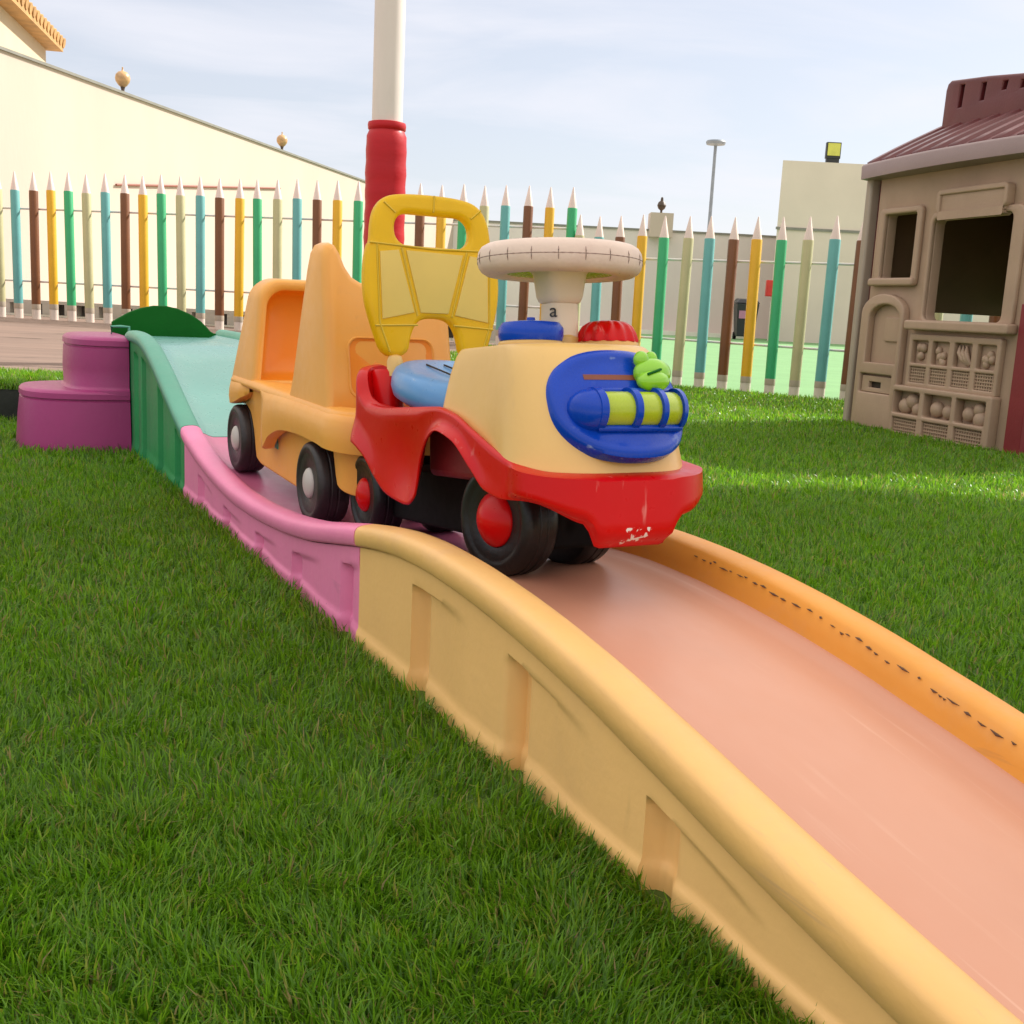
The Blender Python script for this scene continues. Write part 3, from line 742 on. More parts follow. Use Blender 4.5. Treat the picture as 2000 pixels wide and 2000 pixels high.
bw.add(back.v, back.f); bw.box((1.11, .05, .62), (1.15, HD, 1.24))
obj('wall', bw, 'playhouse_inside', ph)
lowr = MB().box((1.108, -.02, 0), (1.20, HD, .615)); 
for z in (.12, .24, .36, .48): lowr.box((1.200, .0, z), (1.206, HD, z+.10))
obj('side_panel', lowr, 'maroon_panel', ph, 35, bevel=.008)
obj('corner_post', MB().box((-.060, -.028, 0), (-.012, .04, 1.23)), 'playhouse_post', ph, 35, bevel=.012)
obj('corner_gap', MB().box((-.014, .022, 0), (.03, .05, 1.23)), 'maroon_plastic', ph, 0)
# windows
swf = obj('window', fplate(rrect(.075, .400, .690, 1.060, .028), [sw_in], .026, .009, .002), 'playhouse_beige', ph)
obj('window_sill', fplate(rrect(.050, .398, .690, .728, .014), [], .040, .010, .001), 'playhouse_beige', swf)
bwf = obj('serving_window', fplate(rrect(.462, 1.062, .50, 1.020, .045), [bw_in], .024, .008, .002), 'playhouse_beige', ph)
obj('counter', fplate(rrect(.405, 1.085, .488, .532, .012), [], .062, .009, .001), 'playhouse_beige', bwf)
obj('awning', merge(fplate(rrect(.520, .968, 1.010, 1.112, .025), [rrect(.545, .948, .985, 1.088, .003)], .046, .006, .001), fplate(rrect(.540, .955, 1.0, 1.092, .006), [], .036, .003, .0015)), 'playhouse_beige', bwf)
obj('hanging_strap', MB().box((1.0, .55, .735), (1.025, .556, 1.2)), 'white_strap', ph)
# left column with arched niche and coin slot
def arch(x0, x1, z0, z1, n=12, k=.45):
    w = (x1-x0)/2; cx = (x0+x1)/2; r = w*k*1.0; p = [(x0, z0)]
    for i in range(n+1):
        a = math.pi-math.pi*i/n; p.append((cx+w*math.cos(a), z1-w*.55+w*.55*math.sin(a)))
    p.append((x1, z0)); return p
niche = arch(.095, .338, .318, .602)
dec = rrect(.072, .325, .170, .262, .006)
obj('kiosk_panel', fplate(arch(.030, .366, -.0, .652), [niche, dec], .040, .008, .001), 'playhouse_beige', ph)
obj('niche_screen', fplate(rrect(.195, .345, .425, .540, .01), [], .012, .003, .001), 'playhouse_beige', ph)
obj('slot_plate', fplate(rrect(.078, .322, .172, .252, .004), [rrect(.135, .232, .194, .224, .003)], .026, .003, .001), 'playhouse_beige', ph)
obj('coin_slot', fplate(rrect(.13, .237, .19, .228, .003), [], .006, .001, .0005), 'slot_dark', ph)
# produce shelves
xs = [.445, .590, .740, .890]; holes_u = [rrect(x, x+.115, .335, .440, .008) for x in xs]; grid_u = [rrect(x+.0, x+.118, .245, .318, .004) for x in xs]
obj('upper_shelf', fplate(rrect(.420, 1.030, .222, .470, .012), holes_u+grid_u, .030, .006, .001), 'playhouse_beige', ph)
lx = [.378, .600, .818]; holes_l = [rrect(x, x+.190, .095, .200, .008) for x in lx]; grid_l = [rrect(x+.006, x+.186, .008, .074, .004) for x in lx]
obj('lower_shelf', fplate(rrect(.366, 1.042, -.002, .226, .012), holes_l+grid_l, .052, .007, .001), 'playhouse_beige', ph)
pr = MB()
for i, x in enumerate(xs):
    for k in range(5):
        if i == 2: break
        pr.ball((x+.025+.07*random.random(), -.006, .345+.07*random.random()**1.3), .018, 12, 8, (1, .9, 1.15))
    pr.loft([[(x+t, -.0+dy, z) for t in (0, .118)] for z, dy in ((.243, -.012), (.320, -.012))], False)
    for k in range(7): pr.box((x+.008+.0155*k, -.0185, .245), (x+.0145+.0155*k, -.013, .318))
    for k in range(5): pr.box((x, -.0200, .249+.0145*k), (x+.116, -.0145, .2545+.0145*k))
for k in range(3): pr.tube([(.755+.022*k, -.008, .43), (.762+.024*k, -.016, .40), (.785+.02*k, -.016, .37), (.815+.014*k, -.010, .345)], [.004, .011, .011, .004], 8)
for i, x in enumerate(lx):
    pts = [[(.05, .13, .042), (.10, .155, .040), (.14, .12, .034)], [(.055, .135, .040), (.135, .13, .036)], [(.05, .135, .036), (.115, .16, .034), (.13, .118, .042)]][i]
    for a, z, r in pts: pr.ball((x+a, -.008, z), r, 16, 10, (1, .75, .92))
    for k in range(11): pr.box((x+.010+.0160*k, -.0365, .010), (x+.0165+.0160*k, -.030, .072))
    pr.loft([[(x+t, -.030, z) for t in (.0, .19)] for z in (.004, .078)], False)
    for k in range(4): pr.box((x+.008, -.0385, .014+.0155*k), (x+.184, -.0315, .0195+.0155*k))
obj('produce_relief', pr, 'playhouse_beige', ph, 50)
# roof
ev = MB(); L = []
for i in range(25):
    x = -.05+1.36*i/24; b = .05*math.sin(math.pi*i/24)+.055
    L.append([(x, -b+.02, 1.205), (x, -b-.012, 1.208), (x, -b-.014, 1.268), (x, -b-.004, 1.280), (x, -b+.03, 1.282), (x, .10, 1.282), (x, .10, 1.205)])
ev.loft(L, True, True, True)
rd = .60; rz = 1.60
obj('eave', ev, 'eave_mauve', ph, 50)
rows = []
for i in range(121):
    x = -.035+1.33*i/120; b = .05*math.sin(math.pi*(x+.05)/1.36)+.050
    ridge = .016*(1 if (i % 12) in (0, 1, 2, 3, 4) else 0)
    rows.append([(x, y, 1.272+(rz-1.272)*((y+b)/(rd+b))**.93+ridge) for y in (-b, -b*.3, .1, .2, .35, .5, rd)]+[(x, y, rz-(rz-1.275)*(y-rd)/(HD+.1-rd)+ridge) for y in (.7, .9, HD+.1)])
obj('roof', MB().grid(rows), 'maroon_plastic', ph, 30, solid=.03)
for x_ in (.0, 1.11):
    gm = MB(); tri = [(.0, 1.232), (HD, 1.232), (HD, 1.262), (rd, rz-.05), (.02, 1.262)]
    gm.loft([[(x_+.001, y_, z_) for y_, z_ in tri], [(x_+.039, y_, z_) for y_, z_ in tri]], True, True, True)
    obj('gable', gm, 'playhouse_beige', ph, 0)
chol = [(-.005, 1.40), (.002, 1.66), (.012, 1.69), (.035, 1.703), (.30, 1.680), (.55, 1.650), (.59, 1.64), (.61, 1.61), (.62, 1.40)]
chs = [[(x+.0, z0), (x+.03, z0), (x+.038, z1), (x+.008, z1)] for x, z0, z1 in ((.10, 1.565, 1.668), (.255, 1.575, 1.652), (.40, 1.60, 1.636), (.52, 1.59, 1.622))]
ch = merge(plate_mesh(chol, chs, .05, .010, basis((0, .38, 0), (1, 0, 0), (0, 0, 1), (0, -1, 0))), plate_mesh(chol, [], .20, .012, basis((0, .56, 0), (1, 0, 0), (0, 0, 1), (0, -1, 0))))
obj('chimney', ch, 'maroon_plastic', ph, 35)

# ------------------------------------------------------------------ pencil fences
def pencil_parts():
    r = .0365; n = 10
    body = MB().lathe([(r, .128), (r, 1.035), (r*.93, 1.042)], n)
    tip = MB().lathe([(r*.95, 1.038), (r*.80, 1.065), (r*.14, 1.185), (.001, 1.192)], n)
    fer = MB().lathe([(r*1.01, .085), (r*1.02, .09), (r*1.02, .126), (r*1.01, .128)], n)
    foot = MB().lathe([(r*.97, .0), (r*.98, .084)], n)
    return body, tip, fer, foot
PCOL = ['pencil_sage', 'pencil_blue', 'pencil_brown', 'pencil_yellow', 'pencil_green']
bB, bT, bF, bO = pencil_parts()
def mesh_of(name, mb, mat, smooth=50):
    me = bpy.data.meshes.new(name); me.from_pydata(mb.v, [], mb.f); finish(me, mat, smooth); return me
meB = {c: mesh_of('pencil', bB, c) for c in PCOL}; meT = mesh_of('pencil_tip', bT, 'pencil_tip'); meF = mesh_of('pencil_ferrule', bF, 'pencil_ferrule'); meO = mesh_of('pencil_foot', bO, 'pencil_foot')
def add(name, me, parent):
    o = bpy.data.objects.new(name, me); col.objects.link(o); o.parent = parent; return o
def fence(label, p0, p1, z0, z1, n, start, rails, group):
    d = Vector((p1[0]-p0[0], p1[1]-p0[1], z1-z0)); L = math.hypot(d.x, d.y); a = math.atan2(d.y, d.x)
    root = thing('pencil_fence', label, 'fence', (p0[0], p0[1], z0), (0, 0, a), group)
    for k in range(n):
        x = L*k/(n-1)
        b = add('pencil', meB[PCOL[(start+k) % 5]], root); b.location = (x, 0, (z1-z0)*k/(n-1)+random.uniform(-.008, .008)-.004)
        b.rotation_euler = (random.uniform(-.008, .008), random.uniform(-.008, .008), random.random())
        b['label'] = {'pencil_sage': 'sage green', 'pencil_blue': 'pale blue', 'pencil_brown': 'brown', 'pencil_yellow': 'yellow', 'pencil_green': 'green'}[PCOL[(start+k) % 5]]+' pencil-shaped picket'
        add('pencil_tip', meT, b); add('pencil_ferrule', meF, b); add('pencil_foot', meO, b)
    for z in rails:
        obj('rail', MB().tube([(-.1, .030, z), (L*.5, .030, z+(z1-z0)*.5), (L+.04, .030, z+z1-z0)], .0085, 8), 'rail_grey', root)
    return root
fence('raised row of coloured pencil pickets on the paved terrace, left of the pole', (-4.535, 9.404), (.33, 8.38), .205, .195, 31, 4, (.895, .31), 'pencil picket fences')
fdx, fdy = .84615, -.53294
fence('lower row of coloured pencil pickets on the lawn, beside the playhouse', (.397, 8.339), (.397+fdx*.1715*21, 8.339+fdy*.1715*21), 0, -.02, 22, 0, (.888, .335), 'pencil picket fences')

# ------------------------------------------------------------------ pole
po = thing('canopy_pole', 'white steel pole with red padded sleeve behind the toy wagon', 'pole', (-.751, 6.0, .14))
obj('shaft', MB().lathe([(.079, 0), (.079, 5.9), (.07, 5.92)], 32), 'pole_white', po)
prof = [(.108, 0)]
for i in range(40):
    z = 1.16*i/39; prof.append((.106+.0018*math.sin(i*1.7)+.001*math.sin(i*.6), z))
prof += [(.104, 1.20), (.094, 1.222), (.092, 1.228), (.098, 1.234), (.100, 1.255), (.097, 1.268), (.082, 1.272)]
pd = obj('pad', MB().lathe(prof, 40), 'pad_red', po, 60)

# shade cloth that the pole carries, high above the play area (out of the frame)
H = 6.0; sx, sy = .845*H/math.tan(R(38)), .534*H/math.tan(R(38))
shade = [(-3.4, 3.95), (-.6, 4.25), (-.1, 3.9), (.55, 3.20), (1.05, 3.33), (1.55, 3.21), (3.6, 2.9), (3.6, -.3), (-2.2, -.3)]
mb = MB(); pts = [(x+sx, y+sy, H+.05*math.sin(i*2.1)) for i, (x, y) in enumerate(shade)]
mb.add(pts, [tuple(range(len(pts)))])
sail = obj('shade_sail', mb, 'sail_cloth', None, 0)
tag(sail, 'pale cloth shade sail stretched high above the play area', 'shade sail')

# ------------------------------------------------------------------ walls, buildings and things on them
def wallseg(name, label, p0, p1, h, t, mat, cap=.05, z0=-.05, capm='wall_cap', group=None):
    d = Vector((p1[0]-p0[0], p1[1]-p0[1], 0)); L = d.length
    root = thing(name, label, 'wall', (p0[0], p0[1], 0), (0, 0, math.atan2(d.y, d.x)), group)
    obj('wall_face', MB().box((0, -t/2, z0), (L, t/2, h)), mat, root, 0)
    if cap: obj('coping', MB().box((-.02, -t/2-.03, h), (L+.02, t/2+.03, h+cap)), capm, root, 0)
    return root
wallseg('boundary_wall', 'tall sunlit cream wall running back behind the raised fence', (-6.70, 6.0), (-2.0, 30.0), 2.82, .2, 'wall_cream', .03)
wallseg('boundary_wall', 'shaded greyish far wall closing the green court', (-2.0, 30.0), (7.0, 30.4), 2.66, .2, 'wall_back', .05)
ub_ = thing('utility_block', 'plain square beige block standing above the far wall', 'building', (5.95, 27.0, 0))
obj('wall', MB().loft([[(0, 0, z), (7, 0, z), (9, 6, z), (1.7, 6, z)] for z in (-.05, 4.20)], True, True, True), 'block_cream', ub_, 0)
obj('string_course', MB().box((-.03, -.03, 2.62), (7.03, 0, 2.68)), 'wall_cap', ub_, 0)
fl = thing('floodlight', 'square floodlight with yellow lens on top of the beige block', 'floodlight', (7.13, 27.1, 4.2))
obj('housing', MB().box((-.17, -.05, .10), (.17, .08, .47)), 'floodlight_black', fl, 0, bevel=.01)
obj('lens', MB().box((-.145, -.062, .165), (.145, -.0505, .445)), 'floodlight_lens', fl, 0)
obj('bracket', merge(MB().box((-.15, -.04, 0), (.15, .06, .10))), 'floodlight_black', fl, 0)
fb = thing('fire_hose_box', 'small red box fixed to the corner of the beige block', 'fire box', (5.92, 26.94, 1.05))
obj('cabinet', MB().box((-.12, -.1, 0), (.06, .05, .38)), 'fire_red', fb, 0, bevel=.01); obj('cabinet_door', MB().box((-.10, -.108, .02), (.04, -.101, .36)), 'fire_red', fb, 0)
pu = thing('rubbish_bin', 'dark wheeled bin with pink patch standing by the far wall', 'bin', (5.30, 26.6, 0))
obj('bin_body', MB().loft([[(-.20, -.2, .08), (.20, -.2, .08), (.20, .2, .08), (-.20, .2, .08)], [(-.26, -.27, .85), (.26, -.27, .85), (.26, .25, .85), (-.26, .25, .85)]], True, True, True), 'bin_black', pu, 0, bevel=.02)
obj('lid', MB().loft([[(-.28, -.29, .855), (.28, -.29, .855), (.28, .27, .855), (-.28, .27, .855)], [(-.2, -.2, .95), (.2, -.2, .95), (.2, .27, .97), (-.2, .27, .97)]], True, True, True), 'bin_black', pu, 0, bevel=.02)
obj('patch', MB().box((-.2, -.262, .5), (0.02, -.255, .68)), 'bin_pink', pu, 0)
for x_ in (-.19, .19):
    o_ = obj('bin_wheel', MB().lathe([(.02, -.03), (.09, -.03), (.09, .03), (.02, .03)], 18, 'x', (x_, .17, .09)), 'axle_black', pu)
wp = thing('wall_pillar', 'pale square pillar rising above the far wall with a small lantern', 'pillar', (3.55, 30.15, 0))
obj('shaft', MB().box((-.30, -.3, 2.5), (.30, .3, 3.12)), 'wall_cream', wp, 0)
obj('lantern', MB().lathe([(.03, 3.12), (.03, 3.20), (.09, 3.25), (.12, 3.33), (.09, 3.41), (.04, 3.45), (.03, 3.53), (.001, 3.55)], 16), 'globe_dark', wp)
lp = thing('street_lamp', 'tall thin grey lamp post with flat head beyond the far wall', 'street lamp', (8.36, 52.0, 0))
obj('mast', MB().tube([(0, 0, 0), (0, 0, 8.15)], [.10, .07], 10), 'lamp_grey', lp)
obj('lamp_head', MB().lathe([(.1, 8.1), (.42, 8.15), (.45, 8.25), (.40, 8.32), (.1, 8.36)], 16), 'lamp_grey', lp)
def globe(x, y, label):
    g_ = thing('wall_finial', label, 'finial', (x, y, 2.85), (0, 0, 0), 'globe finials on the cream wall')
    obj('globe', MB().lathe([(.03, .085), (.05, .10), (.083, .145), (.091, .185), (.083, .225), (.055, .258), (.02, .272)], 24), 'globe_gold', g_)
    obj('stem', MB().lathe([(.045, 0), (.03, .02), (.02, .05), (.03, .088)], 16), 'globe_dark', g_)
    obj('spike', MB().lathe([(.018, .27), (.010, .285), (.010, .315), (.002, .32)], 10), 'globe_gold', g_)
globe(-5.07, 14.30, 'larger gold globe finial on the sloping wall, nearer the tiled house')
globe(-4.13, 19.10, 'smaller gold globe finial on the cream wall, nearer the red and white pole')
cb = thing('wall_conduit', 'thin brown cable line fixed along the cream wall above the pencil tips', 'cable', (0, 0, 0))
cpts = []
for y in np.linspace(13.9, 18.75, 9): cpts.append((-6.70+.19583*(y-6.0)+.125, y, 1.727+(y-13.9)*.103))
obj('cable', MB().tube(cpts, .014, 8), 'slot_brown', cb)
# villa corner behind the left wall
vl = thing('villa', 'cream house corner with tiled roof eave above the tall wall', 'house', (-8.41, 20.0, 0), (0, 0, R(11)))
obj('wall', MB().box((-6, -6, 0), (0, 0, 4.48)), 'villa_cream', vl, 0)
obj('roof', MB().loft([[(-6.3, -6.2, 4.46), (.26, -6.2, 4.46), (.26, .12, 4.46), (-6.3, .12, 4.46)], [(-6.3, -6.2, 4.58), (.26, -6.2, 4.58), (.26, .12, 4.58), (-6.3, .12, 4.58)], [(-5, -4, 5.1), (-2.2, -4, 5.1), (-2.2, -2.2, 5.1), (-5, -2.2, 5.1)]], True, True, True), 'roof_tile', vl, 0)
tl = MB()
for k in range(26): 
    y = .1-.24*k
    tl.tube([(.29, y, 4.60), (-1.0, y, 4.86)], .085, 8)
for k in range(8):
    x = .05-.24*k; tl.tube([(x, .15, 4.60), (x-.3, -.9, 4.84)], .085, 8)
obj('roof_tiles', tl, 'roof_tile', vl, 50)

# ------------------------------------------------------------------ ground
def sheet(name, pts, mat, z=None):
    o = obj(name, MB().add([(p[0], p[1], p[2] if len(p) > 2 else z) for p in pts], [tuple(range(len(pts)))]), mat, None, 0); o['kind'] = 'structure'; return o
sheet('ground', [(-400, -400), (400, -400), (400, 400), (-400, 400)], 'ground_sand', -.012)
FR = lambda t, off=0: (.397+fdx*t+off*.533, 8.339+fdy*t+off*.846)
sheet('lawn', [(-9, -.8), (9, -.8), (9, 2.9), FR(6.5), FR(0), (-.1, 8.5), (-9, 8.5)], 'lawn_base', 0)
sheet('court', [FR(0, .02), FR(9, .02), (14, 29.5), (-2, 29.5), (-2.0, 11), (.2, 9.0)], 'court_green', .002)
# turf bank edge and paved terrace
bankrow = []
def bank_z(y): return .118+.082*smoothstep(4.3, 9.0, y)
edge = [(-9.0, 4.20), (-1.9, 4.02), (-.75, 3.98), (-.55, 4.05), (-.45, 4.25), (.36, 8.30)]
cen = Vector((-4, 7.5))
loops = []
for off, zf in ((0, 0.0), (.004, .35), (.008, .8), (.02, .96), (.045, 1.0), (.60, 1.0)):
    loop = []
    for (x, y) in edge:
        q = Vector((x, y)); inn = Vector((0, 1)) if x < -.8 else (Vector((-.5, .8)) if x < -.48 else Vector((-1, .15)))
        q2 = q+inn*off
        loop.append((q2.x, q2.y, bank_z(q2.y)*zf-.001))
    loops.append(loop)
M('bank_shade_black', (.012, .014, .010), .9, .3, 9, .5, 60)  # near-black tone that paints shade onto the bank's front face
be_ = obj('bank_shade_face', MB().grid(loops[:4]), 'bank_shade_black', None, 60); be_['kind'] = 'structure'  # front of the turf bank, its shade put into the colour
bk_ = obj('turf_bank', MB().grid(loops[3:]), 'lawn_base', None, 60); bk_['kind'] = 'structure'
pvr = []
for y in np.linspace(4.58, 9.75, 24):
    row = []
    xr = min(.30, -.95+(y-4.25)*.2+.1) if y > 4.6 else -.9
    for x in np.linspace(-9.5, xr, 50):
        yy = y+.0
        row.append((x, yy, bank_z(yy)+.006+.012*math.sin(yy*5.3+.7*math.sin(x*1.3))*(.5+.5*math.sin(x*.9+yy))))
    pvr.append(row)
pvr.append([(p[0], 12.0, .2) for p in pvr[-1]])
pv = obj('paving', MB().grid(pvr), 'paving_mat', None, 80); pv['kind'] = 'structure'
# low pierced kerb behind the raised fence
kb = thing('kerb_wall', 'low pale kerb of pierced blocks behind the raised pencil fence', 'kerb', (-5.2, 10.25, .19), (0, 0, math.atan2(-1.27, 4.99)))
obj('kerb_top', MB().box((0, 0, .0), (5.4, .15, .035)), 'kerb_white', kb, 0)
bl = MB(); dk = MB()
for k in range(24):
    bl.box((.23*k, 0, .036), (.23*k+.12, .15, .13)); 
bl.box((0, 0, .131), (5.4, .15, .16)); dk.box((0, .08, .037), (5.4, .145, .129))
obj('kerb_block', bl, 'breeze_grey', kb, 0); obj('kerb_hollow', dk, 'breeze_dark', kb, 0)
# white line of kerb on the court and by the lower fence foot
kw = thing('court_kerb', 'thin pale kerb at the foot of the far wall', 'kerb', (0, 0, 0))
obj('kerb_face', MB().box((-1.9, 27.9, 0), (5.85, 28.1, .10)), 'kerb_white', kw, 0)

# ------------------------------------------------------------------ grass blades (one uncountable mass)
def grass():
    zones = []
    def inside_track(x, y):
        dx, dy = x+1.190, y-3.391; s = dx*.4675-dy*.88399; v = dx*.88399+dy*.4675
        a = (s > -.42) & (s < 3.51) & (v > -.003) & (v < .383)
        b = (s > -.46) & (s < .02) & (v > -.335) & (v < .1) & (((s+.22)/.236)**2.9*1.0+0 < 99)
        e = (np.abs((s+.22)/.236)**2.9+np.abs(v/.332)**2.9 < 1) & (v < .05)
        return a | e
    def inside_house(x, y):
        dx, dy = x-1.7311, y-5.6779; a = dx*.30154-dy*.95345; b = dx*.95345+dy*.30154
        return (a > -.06) & (a < 1.22) & (b > -.06) & (b < 1.2)
    X, Y, Z, Hh, Wd = [], [], [], [], []
    def scatter(n, x0, x1, y0, y1, h, w, z=None, cond=None):
        x = rng.uniform(x0, x1, n); y = rng.uniform(y0, y1, n)
        k = ~inside_track(x, y) & ~inside_house(x, y)
        # only where the photograph's surroundings could be seen (a generous wedge)
        k &= np.abs(x) < .70*y+1.15
        fence_t = (x-.397)*.533+(y-8.339)*.846
        k &= fence_t < .02
        if z is None:
            bankx = np.interp(y, [4.0, 4.25, 8.3], [-.72, -.46, .36])
            k &= ~((y > 4.0+(-.03*(x+1.9)*(x < -1.9))) & (x < bankx))
            zz = np.zeros(n)
        else: zz = z(x, y)
        if cond is not None: k &= cond(x, y)
        X.append(x[k]); Y.append(y[k]); Z.append(zz[k])
        m = k.sum()
        Hh.append(h*rng.uniform(.65, 1.25, m)); Wd.append(np.full(m, w)*rng.uniform(.7, 1.3, m))
    scatter(110000, -1.0, 1.2, .42, 1.0, .026, .0018)
    scatter(190000, -1.9, 2.3, .45, 1.5, .026, .0020)
    scatter(290000, -3.1, 3.1, 1.5, 3.0, .027, .0026)
    scatter(170000, -3.6, 3.6, 3.0, 5.0, .028, .0036)
    scatter(120000, -3.0, 4.6, 5.0, 8.3, .028, .0050)
    topb = lambda x, y: bank_z_np(y)-.004
    scatter(60000, -3.4, -.8, 4.02, 4.66, .036, .0040, topb, lambda x, y: (y > 4.03) & (x < -.8))
    bex = lambda y: np.interp(y, [4.0, 4.25, 8.3], [-.72, -.46, .36])
    scatter(60000, -1.2, .4, 4.12, 8.3, .034, .0045, topb, lambda x, y: (x < bex(y)-.04) & (x > np.maximum(bex(y)-.62, -.8)))
    x = np.concatenate(X); y = np.concatenate(Y); z = np.concatenate(Z); h = np.concatenate(Hh); w = np.concatenate(Wd)
    n = len(x)
    # clumps: blades of one tuft lean the same way
    ph = np.sin(x*23.1+np.sin(y*17.3)*1.7)*2.2+np.cos(y*29.7+x*11.0)*2.0
    az = ph+rng.normal(0, 1.1, n); lean = np.abs(rng.normal(.0, .55, n))+.15
    face = az+np.pi/2+rng.normal(0, .5, n)
    dx, dy = np.cos(az), np.sin(az); fx, fy = np.cos(face), np.sin(face)
    P = np.zeros((n, 5, 3), np.float32)
    def at(t, bend): 
        lz = h*t*np.cos(lean*bend); lh = h*t*np.sin(lean*bend)
        return x+dx*lh, y+dy*lh, z+lz
    bx, by, bz = x, y, z-.002
    mx, my, mz = at(.55, .7); tx, ty, tz = at(1.0, 1.25)
    P[:, 0] = np.stack([bx-fx*w*.5, by-fy*w*.5, bz], 1); P[:, 1] = np.stack([bx+fx*w*.5, by+fy*w*.5, bz], 1)
    P[:, 2] = np.stack([mx+fx*w*.42, my+fy*w*.42, mz], 1); P[:, 3] = np.stack([mx-fx*w*.42, my-fy*w*.42, mz], 1)
    P[:, 4] = np.stack([tx, ty, tz], 1)
    idx = (np.arange(n)*5)[:, None]
    loops_ = np.concatenate([idx+np.array([[0, 1, 2, 3]]), idx+np.array([[3, 2, 4]])], 1).ravel().astype(np.int32)
    me = bpy.data.meshes.new('grass')
    me.vertices.add(n*5); me.vertices.foreach_set('co', P.ravel())
    me.loops.add(n*7); me.loops.foreach_set('vertex_index', loops_)
    me.polygons.add(n*2)
    ls = np.stack([np.arange(n)*7, np.arange(n)*7+4], 1).ravel().astype(np.int32)
    me.polygons.foreach_set('loop_start', ls)
    me.update(calc_edges=True)
    # colour per blade: yarn shades of artificial turf
    pal = np.array([(.128, .30, .010), (.175, .385, .014), (.235, .44, .020), (.075, .195, .007), (.32, .38, .045), (.38, .30, .11)], np.float32)
    pick = rng.choice(6, n, p=[.29, .27, .2, .14, .06, .04])
    patch = .92+.16*(np.sin(x*2.3+1.1)*np.cos(y*2.9)+.5*np.sin(x*5.1-y*4.3))*.5
    c = pal[pick]*patch[:, None]*rng.uniform(.8, 1.2, (n, 1))
    cc = np.ones((n, 5, 4), np.float32); cc[:, :, :3] = c[:, None, :]
    a = me.color_attributes.new('tint', 'FLOAT_COLOR', 'POINT'); a.data.foreach_set('color', cc.ravel())
    me.materials.append(MATS['grass_blade'])
    o = bpy.data.objects.new('grass', me); col.objects.link(o)
    tag(o, 'short green artificial turf blades covering the lawn', 'grass', kind='stuff')
def bank_z_np(y):
    t = np.clip((y-4.3)/4.7, 0, 1); return .118+.082*t*t*(3-2*t)
grass()

# ------------------------------------------------------------------ sky, sun, camera
EL = R(38)
w = bpy.data.worlds.new('World'); sc.world = w; w.use_nodes = True
N = w.node_tree.nodes; L_ = w.node_tree.links; bg = N['Background']
sky = N.new('ShaderNodeTexSky'); sky.sky_type = 'NISHITA'; sky.sun_disc = False; sky.sun_elevation = EL; sky.sun_rotation = math.atan2(.845, .534)
sky.air_density = 1.0; sky.dust_density = 1.2; sky.ozone_density = 1.0
tc = N.new('ShaderNodeTexCoord'); sp = N.new('ShaderNodeSeparateXYZ'); L_.new(tc.outputs['Generated'], sp.inputs[0])
zz = N.new('ShaderNodeMath'); zz.operation = 'ADD'; zz.inputs[1].default_value = .12; L_.new(sp.outputs[2], zz.inputs[0])
dv = N.new('ShaderNodeVectorMath'); dv.operation = 'DIVIDE'; cbn = N.new('ShaderNodeCombineXYZ')
for i in range(3): L_.new(zz.outputs[0], cbn.inputs[i])
L_.new(tc.outputs['Generated'], dv.inputs[0]); L_.new(cbn.outputs[0], dv.inputs[1])
mp = N.new('ShaderNodeMapping'); mp.inputs['Scale'].default_value = (.8, 1.25, 0); L_.new(dv.outputs[0], mp.inputs['Vector'])
nz = N.new('ShaderNodeTexNoise'); nz.inputs['Scale'].default_value = 1.1; nz.inputs['Detail'].default_value = 7; nz.inputs['Roughness'].default_value = .55; nz.inputs['Distortion'].default_value = .5
L_.new(mp.outputs[0], nz.inputs['Vector'])
cr = N.new('ShaderNodeMapRange'); cr.inputs['From Min'].default_value = .42; cr.inputs['From Max'].default_value = .72; cr.inputs['To Min'].default_value = .56; cr.inputs['To Max'].default_value = .95
L_.new(nz.outputs['Fac'], cr.inputs['Value'])
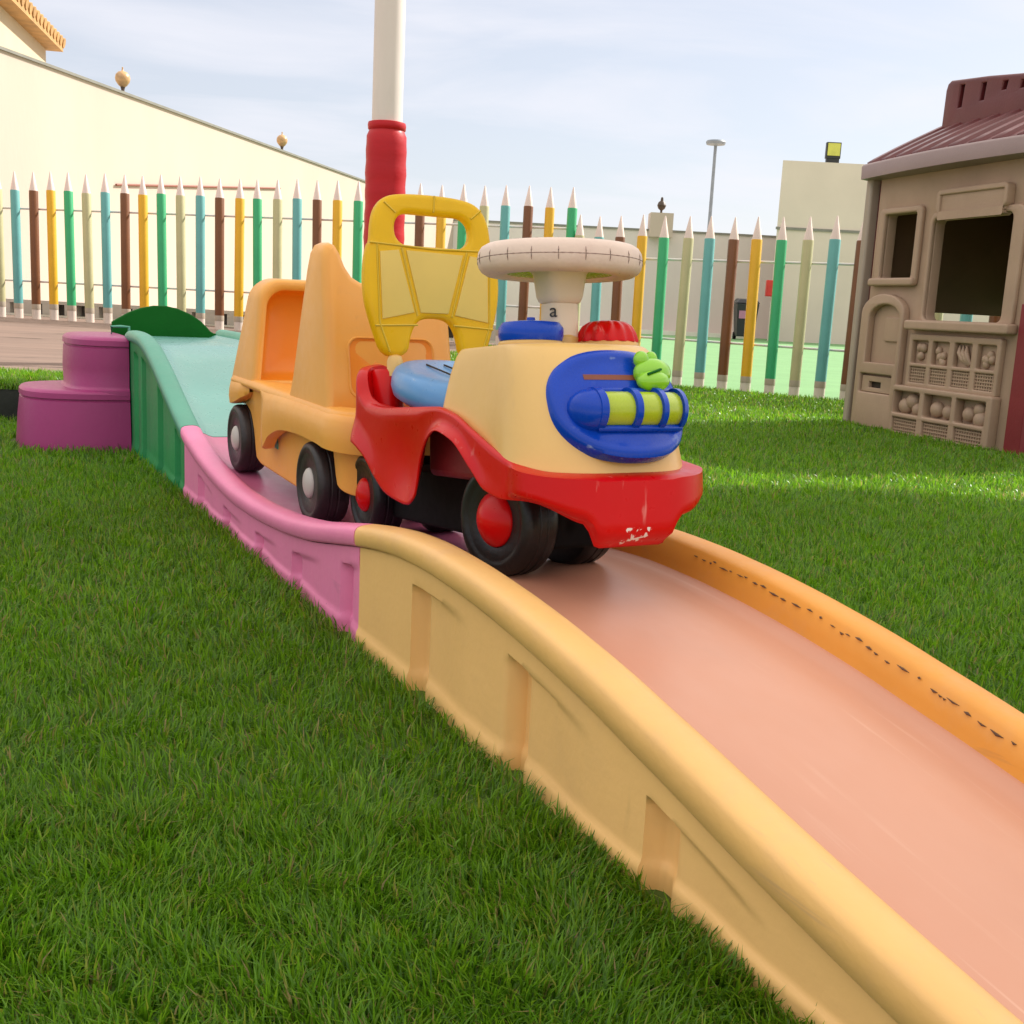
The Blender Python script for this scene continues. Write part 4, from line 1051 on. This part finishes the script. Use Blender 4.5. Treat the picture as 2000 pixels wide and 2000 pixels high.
mx = N.new('ShaderNodeMix'); mx.data_type = 'RGBA'; mx.inputs['B'].default_value = (7.1, 7.1, 7.65, 1)
L_.new(cr.outputs[0], mx.inputs['Factor']); L_.new(sky.outputs[0], mx.inputs['A']); hi = N.new('ShaderNodeMapRange'); hi.interpolation_type = 'SMOOTHSTEP'; hi.inputs['From Min'].default_value = .29; hi.inputs['From Max'].default_value = .52
L_.new(sp.outputs[2], hi.inputs['Value'])
sky_fill = N.new('ShaderNodeMix'); sky_fill.data_type = 'RGBA'; sky_fill.inputs['B'].default_value = (11.2, 10.6, 9.9, 1)  # added brighter warm sky, unseen above the frame, fills the shaded foreground
L_.new(hi.outputs[0], sky_fill.inputs['Factor']); L_.new(mx.outputs['Result'], sky_fill.inputs['A']); L_.new(sky_fill.outputs['Result'], bg.inputs['Color'])
bg.inputs['Strength'].default_value = .10
sl_ = bpy.data.lights.new('sun', 'SUN'); sl_.energy = 5.0; sl_.angle = R(.6); sl_.color = (1, .955, .89)
so = bpy.data.objects.new('sun', sl_); col.objects.link(so); so.rotation_euler = (math.pi/2-EL, 0, math.atan2(.845, -.534))
cam = bpy.data.cameras.new('camera'); co = bpy.data.objects.new('camera', cam); col.objects.link(co); sc.camera = co
cam.sensor_width = 36; cam.lens = 36*2150/2000; cam.clip_start = .05; cam.clip_end = 1500
p_ = math.atan(400/2150)
F = Vector((0, math.cos(p_), -math.sin(p_))); R0 = Vector((1, 0, 0)); U0 = R0.cross(F); rr_ = .05
Rt = R0*math.cos(rr_)+U0*math.sin(rr_); Up = -R0*math.sin(rr_)+U0*math.cos(rr_)
co.matrix_world = Matrix(((Rt.x, Up.x, -F.x, 0), (Rt.y, Up.y, -F.y, 0), (Rt.z, Up.z, -F.z, .5), (0, 0, 0, 1)))
vs = sc.view_settings; vs.view_transform = 'Standard'; vs.look = 'None'; vs.gamma = 1; vs.exposure = .42
sc.cycles.max_bounces = 8; sc.cycles.diffuse_bounces = 4; sc.cycles.transmission_bounces = 4; sc.cycles.use_denoising = True
